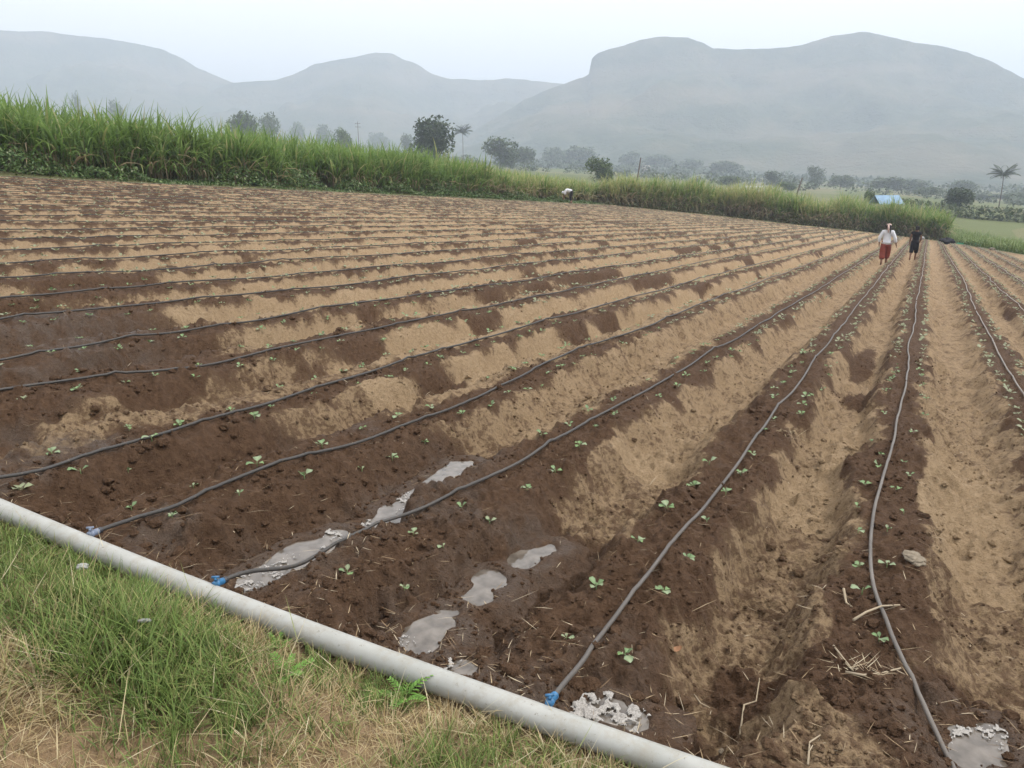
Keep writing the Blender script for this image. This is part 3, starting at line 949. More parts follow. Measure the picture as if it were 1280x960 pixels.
def verge_grass():
    n = 185000
    v = rnd(-6.5, 1.2, n); u = pipe_u(v) - .045 - rnd(0, 1, n) ** 1.25 * 2.1
    # tufts: gather the blades into clumps
    tu, tv = (u * 14).astype(int), (v * 14).astype(int)
    key = _h2(tu, tv, 3); key2 = _h2(tu, tv, 4)
    k = rnd(0, 1, n) < .6
    u = np.where(k, (tu + key) / 14 + RNG.normal(0, .014, n), u); v = np.where(k, (tv + key2) / 14 + RNG.normal(0, .014, n), v)
    u = np.minimum(u, pipe_u(v) - .05)
    g, hgt, d = grass_map(u, v)
    frame = (v > -4.2) & (u > .1)
    keep = rnd(0, 1, n) < d * np.where(frame, .95, .2) * (.45 + .9 * fbm(u * 6, v * 6, 151, 2))
    u, v, g, hgt, k, key, key2 = u[keep], v[keep], g[keep], hgt[keep], k[keep], key[keep], key2[keep]
    n = len(u)
    x, y = xy_of(u, v); z = plane_z(x, y) + bank(u, v) - .005
    gl = np.clip(g + .04 + (fbm(u * 4, v * 4, 153, 3) - .5) * 1.7 + RNG.normal(0, .16, n), 0, 1)
    green = gl > rnd(.25, .75, n)
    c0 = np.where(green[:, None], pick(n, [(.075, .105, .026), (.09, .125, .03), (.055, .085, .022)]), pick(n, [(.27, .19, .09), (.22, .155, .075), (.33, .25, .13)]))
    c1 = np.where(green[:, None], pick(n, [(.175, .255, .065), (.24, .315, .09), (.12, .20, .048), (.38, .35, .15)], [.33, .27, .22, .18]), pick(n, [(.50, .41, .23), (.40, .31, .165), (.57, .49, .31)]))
    L = np.where(green, rnd(.05, .135, n), rnd(.045, .14, n)) * hgt
    lean = np.where(green, np.abs(RNG.normal(.35, .25, n)), np.abs(RNG.normal(.95, .4, n)))
    curl = np.where(green, rnd(.2, 1.3, n), rnd(-.1, .9, n))
    az = rnd(0, 2 * math.pi, n)
    az = np.where(k, key * 6.28 + RNG.normal(0, 1.1, n), az)
    W = np.where(green, rnd(.0022, .0052, n) * np.clip(hgt * .75, .8, 1.5), rnd(.0016, .0038, n))
    low = (grass_map(u, v)[0] < .14) & ~green
    az = np.where(low & (v < -1.4), 1.0 + RNG.normal(0, .5, n), az)
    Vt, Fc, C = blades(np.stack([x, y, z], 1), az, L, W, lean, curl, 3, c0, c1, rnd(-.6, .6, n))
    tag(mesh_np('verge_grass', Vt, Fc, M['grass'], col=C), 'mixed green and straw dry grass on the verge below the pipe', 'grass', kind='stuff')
    # long seed stalks and fallen straw on the verge
    n = 2600
    v = rnd(-4.5, .6, n); u = pipe_u(v) - .03 - rnd(0, 1, n) * 1.6
    x, y = xy_of(u, v); z = plane_z(x, y) + bank(u, v) + rnd(0, .05, n)
    c = pick(n, [(.40, .33, .20), (.33, .26, .15), (.46, .40, .27), (.22, .25, .09)])
    Vt, Fc, C = blades(np.stack([x, y, z], 1), rnd(0, 6.28, n), rnd(.05, .19, n), rnd(.0014, .0032, n), rnd(.7, 1.6, n), rnd(-.3, .6, n), 3, c, c)
    tag(mesh_np('fallen_straw', Vt, Fc, M['straw'], col=C), 'long bleached straws lying loose over the verge grass', 'straw', kind='stuff')


verge_grass()


# ------------------------------------------------------------------ straw, chaff and crumbs on the soil
def litter():
    n = 3800
    r = 2.0 + rnd(0, 1, n) ** 1.7 * 12; a = np.radians(rnd(-40, 40, n))
    x = r * np.sin(a); y = r * np.cos(a); u, v = uv_of(x, y)
    ok = (u > pipe_u(v) + .06) & (vn(u * 1.1, v * 1.1, 161) > .3)
    u, v, x, y = u[ok], v[ok], x[ok], y[ok]
    # more of it along the pipe and on the right hand beds
    v2 = rnd(-4, .9, 800); u2 = pipe_u(v2) + .07 + rnd(0, 1, 800) ** 2 * .9
    x2, y2 = xy_of(u2, v2)
    u = np.concatenate([u, u2]); v = np.concatenate([v, v2]); x = np.concatenate([x, x2]); y = np.concatenate([y, y2]); n = len(u)
    z = ground_z(u, v) + .004
    c = pick(n, [(.34, .26, .165), (.26, .185, .11), (.42, .35, .25), (.17, .115, .07)])
    Vt, Fc, C = blades(np.stack([x, y, z], 1), rnd(0, 6.28, n), rnd(.015, .085, n) * (1 + .7 * (rnd(0, 1, n) > .93)), rnd(.0016, .0042, n), rnd(1.25, 1.6, n), rnd(-.25, .35, n), 2, c, c)
    tag(mesh_np('straw_litter', Vt, Fc, M['straw'], col=C), 'short bits of dry straw and roots strewn over the soil', 'straw', kind='stuff')
    # crumbs of soil
    n = 16000
    r = 2.0 + rnd(0, 1, n) ** 1.6 * 9; a = np.radians(rnd(-40, 40, n))
    x = r * np.sin(a); y = r * np.cos(a); u, v = uv_of(x, y)
    ok = (u > pipe_u(v) + .06) & (vn(u * 2.1, v * 2.1, 171) > .36)
    u, v, x, y = u[ok], v[ok], x[ok], y[ok]; n = len(u)
    h, wt, md = field(u, v)
    z = plane_z(x, y) + h
    s = .004 + .009 * rnd(0, 1, n) ** 2.2 * (1 + 1.3 * (rnd(0, 1, n) > .96))
    t = (1 + 5 ** .5) / 2
    ico = np.array([(0, 0, 1), (.94, 0, .3), (.29, .9, .3), (-.76, .55, .3), (-.76, -.55, .3), (.29, -.9, .3), (.5, .5, -.6), (-.6, .1, -.6), (.3, -.6, -.6)])
    tri = np.array([(0, 1, 2), (0, 2, 3), (0, 3, 4), (0, 4, 5), (0, 5, 1), (1, 6, 2), (2, 6, 7), (2, 7, 3), (3, 7, 4), (4, 7, 8), (4, 8, 5), (5, 8, 1), (1, 8, 6)])
    jit = RNG.uniform(.7, 1.3, (n, 9, 3))
    Vt = ico[None] * jit * s[:, None, None] + np.stack([x, y, z + s * .25], 1)[:, None]
    Fc = tri[None] + (np.arange(n) * 9)[:, None, None]
    tag(mesh_np('soil_crumbs', Vt.reshape(-1, 3), Fc.reshape(-1, 3), M['soil'], smooth=False, attrs={'wet': np.repeat(wt + .1, 9), 'mud': np.zeros(n * 9)}), 'small crumbs and clods lying on the tilled soil', 'soil clods', kind='stuff')


litter()


def clods():
    n = 2600
    v = rnd(-5.5, 1.6, n); u = pipe_u(v) + .08 + rnd(0, 1, n) ** 1.4 * 4.5
    ok = vn(u * 1.7, v * 1.7, 181) > .45
    u, v = u[ok], v[ok]; n = len(u)
    x, y = xy_of(u, v); h, wt, md = field(u, v); z = plane_z(x, y) + h
    ok = np.ones(n, bool)
    for _n, q_, lz_ in POOLS: ok &= pool_sd(q_, u, v) > .03
    u, v, x, y, z, wt = u[ok], v[ok], x[ok], y[ok], z[ok], wt[ok]; n = len(u)
    s = .009 + .022 * rnd(0, 1, n) ** 2.5
    Vs, Fs = ellip((0, 0, 0), (1, 1, 1), 8, 5)
    sd = rnd(0, 50, n)
    A = Vs[None] + sd[:, None, None]
    k = .45 + 1.1 * fbm(A[:, :, 0] * 1.9 + A[:, :, 2] * 1.3, A[:, :, 1] * 1.9 - A[:, :, 2] * .9, 183, 2)
    Vt = Vs[None] * k[:, :, None] * s[:, None, None] * np.array([1.15, 1, .75]) + np.stack([x, y, z + s * .2], 1)[:, None]
    Fc = Fs[None] + (np.arange(n) * len(Vs))[:, None, None]
    tag(mesh_np('soil_clods', Vt.reshape(-1, 3), Fc.reshape(-1, 4), M['soil'], smooth=False, attrs={'wet': np.repeat(wt + .1, len(Vs)), 'mud': np.zeros(n * len(Vs))}), 'lumpy clods of turned soil lying on the near beds', 'soil clods', kind='stuff')


clods()


# ------------------------------------------------------------------ seedlings
def leaf_mesh(name, L, Wd, cup, droop, tint):
    """one cupped oval leaf on a short stalk, root at the origin, pointing +Y and up"""
    rows = [(0, .05), (.22, .06), (.36, .62), (.62, 1.0), (.85, .7), (1.0, .12)]
    Vt = []
    for s, wv in rows:
        for k in (-1, 0, 1):
            yy = L * s; xx = k * Wd * .5 * wv
            zz = L * (.75 * s - droop * s * s) + cup * abs(k) * Wd * wv * .5 + (0.06 * L * math.sin(s * 9) * k if s > .3 else 0)
            Vt.append((xx, yy, zz))
    Fc = []
    for r in range(len(rows) - 1):
        for k in range(2):
            a = r * 3 + k
            Fc.append((a, a + 1, a + 4, a + 3))
    Vt = np.array(Vt)
    c = np.array(tint)[None] * (.62 + .35 * (np.arange(len(Vt)) % 3 == 1)[:, None] + .15 * RNG.random((len(Vt), 1)))
    return Vt, np.array(Fc), c


LEAFK = [(.050, .040, .35, .35, (.19, .29, .125)), (.042, .034, .4, .5, (.21, .33, .13)), (.036, .026, .3, .15, (.17, .26, .115)), (.055, .046, .25, .55, (.27, .34, .19)), (.030, .022, .3, .2, (.31, .36, .21))]
LEAFM = []
for i_, kk_ in enumerate(LEAFK):
    o_ = mesh_np('leaf', *leaf_mesh('leaf', *kk_)[:2], M['seed'], col=leaf_mesh('leaf', *kk_)[2])
    LEAFM.append(o_.data); bpy.data.objects.remove(o_)
sv, sf = tube_np([(0, 0, -.02), (0, 0, .012), (.002, 0, .03)], [.0028, .0025, .0015], 6)
o_ = mesh_np('stem', sv, sf, M['seed'], col=np.full((len(sv), 3), (.22, .30, .13))); STEM = o_.data; bpy.data.objects.remove(o_)


def leaf_set(rg):
    """leaf kind, heading, tilt, scale for one plant"""
    n = rg.choice([2, 3, 3, 4, 5]); a0 = rg.uniform(0, 6.28)
    return [(rg.randrange(5), a0 + k * 6.28 / n + rg.uniform(-.5, .5), rg.uniform(-.35, .45), rg.uniform(.75, 1.15)) for k in range(n)]


def leaf_matrix(a, tilt, s, z=.014):
    return Matrix.Translation((0, 0, z)) @ Matrix.Rotation(-a, 4, 'Z') @ Matrix.Rotation(tilt, 4, 'X') @ Matrix.Scale(s, 4)


rg = random.Random(5)
WHOLE = []          # whole small plants in one mesh, for those too far to show their leaves
for k in range(6):
    bg_ = Bag()
    for kd, a, tl, s in leaf_set(rg):
        Vt, Fc, c = leaf_mesh('l', *LEAFK[kd])
        mt_ = np.array(leaf_matrix(a, tl, s))
        bg_.add(Vt @ mt_[:3, :3].T + mt_[:3, 3], Fc, c)
    o_ = bg_.build('seedling', M['seed']); WHOLE.append((o_.data, np.vstack(bg_.V), np.vstack(bg_.F), np.vstack(bg_.C))); bpy.data.objects.remove(o_)

SEEDPX = [(434, 711), (505, 722), (517, 662), (554, 677), (577, 634), (612, 649), (659, 614), (797, 675), (859, 699), (745, 734), (829, 745), (708, 791), (781, 818), (833, 641), (867, 604), (907, 615), (883, 655), (1080, 606), (1120, 612), (1071, 632), (1129, 641), (1072, 664),
          (1108, 666), (1074, 704), (1108, 708), (1077, 741), (1098, 800), (165, 637), (216, 649), (300, 624), (242, 606), (26, 609), (101, 587), (191, 555), (225, 530), (163, 544), (289, 510), (339, 510), (349, 487), (322, 583), (381, 598), (452, 574), (403, 560), (392, 490), (249, 454),
          (300, 456), (36, 434), (99, 424), (64, 443), (694, 584), (677, 546), (711, 532), (734, 514), (743, 540), (724, 562), (767, 499), (769, 521), (824, 494), (846, 483), (857, 469), (811, 474), (490, 558), (497, 523), (539, 510), (578, 517), (966, 522), (955, 541), (941, 566), (925, 592), (886, 583),
          (1100, 564), (1130, 574), (1097, 582), (1136, 595), (1155, 514), (1090, 540), (1140, 540), (1105, 520)]
plants = []         # (u, v, row, side)
for a, b in SEEDPX:
    u_, v_ = at(a, b + 5, -.01)
    nm = min(RNAME, key=lambda n: abs(ROW[n] - v_))
    plants.append((u_, v_, nm))
meas = {nm: max([p[0] for p in plants if p[2] == nm] + [0]) for nm in RNAME}
for nm in RNAME:
    hu, hv = HOSE_V[nm]
    for sd in (-1, 1):
        dense_ = nm in ('A', 'B', 'C')
        u_ = (max(meas[nm] + .2, hu[0] + .35) if dense_ else hu[0] + .35) + rg.uniform(0, .3)
        while u_ < hu[-1] - .3:
            v_ = float(np.interp(u_, hu, hv)) + sd * (.15 + rg.uniform(-.05, .05))
            if rg.random() > .10 and not any(p[2] == nm and abs(p[0] - u_) < .2 and abs(p[1] - v_) < .2 for p in plants[:len(SEEDPX)]):
                plants.append((u_, v_, nm))
            u_ += .29 + rg.uniform(-.07, .07)
pa = np.array([(p[0], p[1]) for p in plants])
pz_ = ground_z(pa[:, 0], pa[:, 1])
pxx, pyy = xy_of(pa[:, 0], pa[:, 1])
dist = np.sqrt(pxx ** 2 + pyy ** 2 + (pz_ - CAM[2]) ** 2)
ang_ = np.degrees(np.arctan2(pxx, pyy))
order = [i for i in np.argsort(dist) if abs(ang_[i]) < 33.4]
single = set(order[:296])
ROWSAY = {'A': 'the dusty hose at bottom right', 'B': "the bright blue valve's hose", 'C': "the dark blue valve's hose", 'D': "the grey blue valve's hose", 'E': 'the hose ending above the pipe', 'R': 'the hose cut by the right edge'}
seq = {}
for i in sorted(range(len(plants)), key=lambda i: plants[i][0]):
    u_, v_, nm = plants[i]
    if i not in single:
        continue
    hv = float(np.interp(u_, *HOSE_V[nm])); sd = 'left' if v_ < hv else 'right'
    seq[(nm, sd)] = seq.get((nm, sd), 0) + 1
    k = seq[(nm, sd)]
    if nm in ROWSAY: say = ROWSAY[nm]
    elif ROW[nm] > 1: say = 'the %s hose right of the edge hose' % ORD[RNAME[:5][::-1].index(nm) - 1]
    else: say = 'the %s hose beyond the pipe' % ORD[RNAME.index(nm) - RNAME.index('E')]
    lab = '%s pale green seedling from the pipe, %s of %s' % (ORD[min(k, 60) - 1], sd, say)
    s = rg.uniform(.65, 1.05); rot = rg.uniform(0, 6.28)
    loc = (pxx[i], pyy[i], pz_[i])
    if dist[i] < 5.2:
        root = empty('seedling', loc, rot); root.scale = (s, s, s)
        so_ = bpy.data.objects.new('stem', STEM); COL.objects.link(so_); so_.parent = root
        for kd, a, tl, sc_ in leaf_set(rg):
            lo = bpy.data.objects.new('leaf', LEAFM[kd]); COL.objects.link(lo); lo.parent = root; lo.matrix_local = leaf_matrix(a, tl, sc_)
    else:
        root = bpy.data.objects.new('seedling', WHOLE[rg.randrange(6)][0]); COL.objects.link(root)
        root.location = loc; root.rotation_euler = (0, 0, rot); root.scale = (s, s, s)
    tag(root, lab, 'seedling', 'seedlings planted along the hoses')
bgr = Bag()
THREE = []
for k in range(4):
    T_ = []
    for q in range(3):
        a = q * 2.1 + k * .5 + rg.uniform(-.3, .3); L = rg.uniform(.035, .055); f_ = np.array([math.cos(a), math.sin(a), .6]); sd_ = np.array([-math.sin(a), math.cos(a), 0])
        T_ += [f_ * .004, f_ * L * .6 + sd_ * L * .42, f_ * L, f_ * L * .6 - sd_ * L * .42]
    THREE.append((np.array(T_) + np.array([0, 0, .012]), np.arange(12).reshape(3, 4), np.full((12, 3), (.22, .30, .15))))
for i in range(len(plants)):
    if i in single: continue
    _, Vt, Fc, c = WHOLE[i % 6]
    a = rg.uniform(0, 6.28); s = rg.uniform(.9, 1.4)
    R = np.array([[math.cos(a), -math.sin(a), 0], [math.sin(a), math.cos(a), 0], [0, 0, 1]]) * s
    if dist[i] > 12:                       # too far to show more than three leaves
        Vt, Fc, c = THREE[i % 4]
    bgr.add(Vt @ R.T + np.array([pxx[i], pyy[i], pz_[i]]), Fc, c * .35 + np.array([.26, .25, .165]) * .65)
tag(bgr.build('far_seedlings', M['seed']), 'distant rows of tiny seedlings running up the field', 'seedlings', kind='stuff')
#SECTION_END_PLANTS
# ------------------------------------------------------------------ sugar cane
def cane(name, label, u, v, hgt, yellow, nl=11):
    n = len(u)
    x, y = xy_of(u, v); z = plane_z(x, y)
    per = nl
    X = np.repeat(x, per) + RNG.normal(0, .12, n * per); Y = np.repeat(y, per) + RNG.normal(0, .12, n * per); Z = np.repeat(z, per); Hh = np.repeat(hgt, per); ye = np.repeat(yellow, per)
    m = n * per
    lv = np.tile(np.linspace(0, 1, per), n)                     # 0 low leaf .. 1 top leaf
    z0 = Z + Hh * (.12 + .42 * lv + rnd(-.05, .05, m))
    L = Hh * rnd(.42, .72, m)
    az = rnd(0, 6.28, m)
    lean = .45 - .36 * lv + RNG.normal(0, .10, m); curl = rnd(.4, 2.4, m) * (1.15 - .5 * lv)
    lean = np.abs(lean)
    dryp = np.clip(.58 + .40 * ye - lv * 1.5, 0, 1) * (.35 + .6 * ye)
    dry = rnd(0, 1, m) < dryp
    curl = np.where(dry, rnd(1.2, 2.6, m), curl)
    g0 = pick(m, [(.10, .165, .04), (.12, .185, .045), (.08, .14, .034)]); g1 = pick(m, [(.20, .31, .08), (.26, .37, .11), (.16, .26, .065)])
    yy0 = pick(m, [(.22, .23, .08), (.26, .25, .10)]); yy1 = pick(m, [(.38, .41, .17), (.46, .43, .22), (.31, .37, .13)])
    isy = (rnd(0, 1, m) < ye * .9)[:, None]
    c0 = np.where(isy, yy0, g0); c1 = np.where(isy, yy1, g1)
    d0 = pick(m, [(.36, .28, .17), (.26, .20, .12)]); d1 = pick(m, [(.46, .37, .25), (.36, .28, .17), (.26, .19, .12)])
    c0 = np.where(dry[:, None], d0, c0); c1 = np.where(dry[:, None], d1, c1)
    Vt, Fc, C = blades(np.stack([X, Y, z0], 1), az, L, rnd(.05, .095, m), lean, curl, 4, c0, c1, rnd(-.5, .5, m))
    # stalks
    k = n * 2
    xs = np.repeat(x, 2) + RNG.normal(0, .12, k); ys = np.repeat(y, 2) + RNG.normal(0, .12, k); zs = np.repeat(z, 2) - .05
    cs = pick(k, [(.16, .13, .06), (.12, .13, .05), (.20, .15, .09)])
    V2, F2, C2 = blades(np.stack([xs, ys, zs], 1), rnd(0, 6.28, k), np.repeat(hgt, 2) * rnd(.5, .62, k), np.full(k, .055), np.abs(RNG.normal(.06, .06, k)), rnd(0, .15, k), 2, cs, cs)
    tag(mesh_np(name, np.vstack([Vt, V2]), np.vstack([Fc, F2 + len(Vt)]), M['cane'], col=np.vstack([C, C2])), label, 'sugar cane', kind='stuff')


n = 4300
cu = 6 + 60 * rnd(0, 1, n) ** .9; cv = -25.5 - rnd(0, 1, n) ** 1.3 * 7.0
cu = cu + (fbm(cv * .8, cu * .5, 201, 2) - .5) * .8
gap = vn(cu * .55, cv * .2, 203)
ok = ~((cv > -26.4) & (gap > .66))
cu, cv = cu[ok], cv[ok]
cane('cane_field', 'tall dense green sugar cane standing along the left side of the field', cu, cv, (1.82 + .66 * fbm(cu * .5, cv * .5, 205, 2) + RNG.normal(0, .16, len(cu))) * (1 - .22 * ss(44, 50, cu)) , .10 + .6 * ss(40, 50, cu))
n = 1700
cv = -25.5 + 27.3 * rnd(0, 1, n); cu = far_u(cv) + 1.0 + rnd(0, 1, n) ** 1.2 * 5
ok = (vn(cv * .9, cu * .1, 207) < .72) | (cu - far_u(cv) > 2.2)
cu, cv = cu[ok], cv[ok]
cane('cane_hedge', 'yellowing belt of sugar cane across the far end of the field', cu, cv, 1.95 + 1.5 * fbm(cv * .7, cu * .25, 209, 2) + RNG.normal(0, .12, len(cu)) - .3 * ss(-18, -25, cv), np.clip(.85 + .55 * (vn(cv * .5, cu * 0, 211) - .5) * 2, .15, 1), 13)


# ------------------------------------------------------------------ leafy weeds at the foot of the cane
def leaflets(P, s, cols, p=None):
    n = len(P)
    a = rnd(0, 6.28, n); tl = RNG.normal(0, .6, n); ro = RNG.normal(0, .5, n)
    f = np.stack([np.cos(a) * np.cos(tl), np.sin(a) * np.cos(tl), np.sin(tl)], 1)
    sd = np.stack([-np.sin(a) * np.cos(ro), np.cos(a) * np.cos(ro), np.sin(ro)], 1)
    s = s[:, None]
    Vt = np.stack([P - f * s * .5, P + sd * s * .32, P + f * s * .5, P - sd * s * .32], 1).reshape(-1, 3)
    Fc = np.arange(n * 4).reshape(-1, 4)
    c = np.repeat(pick(n, cols, p, .25), 4, axis=0)
    return Vt, Fc, c


n = 26000
wu = 6 + 57 * rnd(0, 1, n); wv = -24.45 - rnd(0, 1, n) ** .8 * 1.7
clump = fbm(wu * .55, wv * .8, 221, 3)
top = np.clip((clump - .33) * 2.4, .08, 1.0) * (.30 + .45 * ss(-24.4, -25.3, wv)) * (1.15 - .4 * ss(30, 60, wu))
x, y = xy_of(wu, wv)
z = plane_z(x, y) + top * rnd(0, 1, n) ** .6
Vt, Fc, c = leaflets(np.stack([x, y, z], 1), rnd(.07, .17, n), [(.06, .11, .032), (.09, .145, .045), (.13, .18, .065), (.24, .26, .16)], [.36, .32, .22, .10])
tag(mesh_np('weed_strip', Vt, Fc, M['weed'], col=c, smooth=False), 'low dark leafy weeds along the foot of the left cane', 'weeds', kind='stuff')
n = 7000
wv = -25 + 27 * rnd(0, 1, n); wu = far_u(wv) + .2 + rnd(0, 1, n) * 1.4
top = np.clip((fbm(wu * .6, wv * .7, 225, 3) - .36) * 3, .04, .9)
x, y = xy_of(wu, wv); z = plane_z(x, y) + top * rnd(0, 1, n)
Vt, Fc, c = leaflets(np.stack([x, y, z], 1), rnd(.09, .2, n), [(.06, .10, .03), (.22, .18, .10), (.28, .22, .13), (.10, .13, .05)], [.3, .25, .2, .25])
tag(mesh_np('far_weeds', Vt, Fc, M['weed'], col=c, smooth=False), 'dry and green weeds along the foot of the far cane belt', 'weeds', kind='stuff')
# rough green grass beyond the right end of the field
n = 17000
gv = 1.6 + rnd(0, 1, n) ** 1.1 * 24; gu = far_u(gv) + .6 + rnd(0, 1, n) ** 1.6 * 34
x, y = xy_of(gu, gv); z = plane_z(x, y) * 1.0
z = plain_z(x, y)
bush = fbm(gu * .35, gv * .35, 231, 3)
c0 = pick(n, [(.08, .13, .035), (.10, .15, .04)]); c1 = pick(n, [(.17, .25, .07), (.22, .29, .09), (.27, .30, .12)])
Vt, Fc, C = blades(np.stack([x, y, z], 1), rnd(0, 6.28, n), rnd(.3, .75, n) * np.clip(bush * 2.3, .3, 1.8), rnd(.03, .06, n), np.abs(RNG.normal(.3, .25, n)), rnd(.2, 1.2, n), 2, c0, c1)
V2, F2, C2 = leaflets(np.stack([x, y, z + rnd(0, .8, n) * np.clip(bush - .35, 0, 1) * 2], 1)[:9000], rnd(.1, .22, 9000), [(.06, .10, .03), (.12, .18, .05), (.20, .25, .09)])
tag(mesh_np('rough_grass', np.vstack([Vt, V2]), np.vstack([Fc, F2 + len(Vt)]), M['weed'], col=np.vstack([C, C2])), 'bright rough grass and bushes beyond the right end of the field', 'grass', kind='stuff')


# ------------------------------------------------------------------ trees
def tree_parts(seed, lobes, leaves, loose=.25, flat=1.0, cols=None):
    """unit tree: height 1, crown radius about .5; returns (trunk V,F), (crown V,F,C)"""
    r_ = np.random.default_rng(seed)
    tb = Bag()
    lean = r_.normal(0, .03, 2)
    P = np.array([(0, 0, -.04), (lean[0] * .3, lean[1] * .3, .15), (lean[0], lean[1], .38), (lean[0] * 1.4, lean[1] * 1.4, .62)])
    Vt, Fc = tube_np(P, [.035, .026, .02, .008], 8); tb.add(Vt, Fc)
    cs = []
    for k in range(lobes):
        a = r_.uniform(0, 6.28); e = r_.uniform(-.95, 1); q = r_.uniform(.12, .34)
        c = np.array([math.cos(a) * q, math.sin(a) * q, .48 + e * .30 * flat]); cs.append((c, r_.uniform(.16, .26)))
        if k < 7:
            Vt, Fc = tube_np([P[1] + (P[2] - P[1]) * r_.uniform(.2, 1), (P[2] + c) / 2 + np.array([0, 0, -.02]), c], [.013, .009, .003], 6); tb.add(Vt, Fc)
    n = leaves
    pick_ = r_.integers(0, lobes, n)
    d = r_.normal(0, 1, (n, 3)); d /= np.linalg.norm(d, axis=1)[:, None]
    rad = np.array([cs[i][1] for i in pick_]) * (1 - loose * r_.random(n) ** 1.2) * (.8 + .4 * vn(d[:, 0] * 3 + pick_ * 7, d[:, 1] * 3 + d[:, 2] * 3, seed))
    Pq = np.array([cs[i][0] for i in pick_]) + d * rad[:, None] * np.array([1, 1, .85])
    s = r_.uniform(.05, .10, n)
    global RNG
    sv_ = RNG; RNG = r_
    Vt, Fc, c = leaflets(Pq, s, cols or [(.04, .065, .02), (.055, .085, .028), (.075, .105, .035), (.10, .125, .05)])
    RNG = sv_
    return (np.vstack(tb.V), np.vstack(tb.F)), (Vt, Fc, c)


KIND = {'round': tree_parts(1, 26, 4200, .18, .9, [(.03, .05, .018), (.04, .062, .022), (.055, .08, .03)]), 'loose': tree_parts(2, 15, 2200, .5, 1.1), 'wide': tree_parts(3, 20, 2600, .35, .7), 'bush': tree_parts(4, 18, 2400, .3, .8, [(.05, .085, .025), (.08, .12, .035), (.11, .15, .05)])}
KM = {}
for k_, (tr, cr) in KIND.items():
    a_ = mesh_np('trunk', *tr, M['bark']); b_ = mesh_np('crown', cr[0], cr[1], M['tree'], col=cr[2], smooth=False)
    KM[k_] = (a_.data, b_.data); bpy.data.objects.remove(a_); bpy.data.objects.remove(b_)


def tree(px, ytop, wpx, D, kind, name, label, group=None, rz=None):
    D = D if D < 180 else D * 1.35
    p = away(px, ytop, D); zb = float(plain_z(np.array([p[0]]), np.array([p[1]]))[0])
    h = max(p[2] - zb, 1.5) * 1.02
    rr = wpx / F * D                      # crown width in metres
    root = empty(name, (p[0], p[1], zb), random.uniform(0, 6.28) if rz is None else rz)
    for nm, me in (('trunk', KM[kind][0]), ('crown', KM[kind][1])):
        o = bpy.data.objects.new(nm, me); COL.objects.link(o); o.parent = root
        kx = rr / .95 if nm == 'crown' else h * .9
        kz = h / .98
        if nm == 'crown' and rr < h * .55:      # a low crown on a taller stem keeps its own proportion
            kz = h / .98
        o.scale = (kx, kx, kz) if nm == 'crown' else (min(kx, rr), min(kx, rr), kz)
    tag(root, label, 'tree', group)
    return root


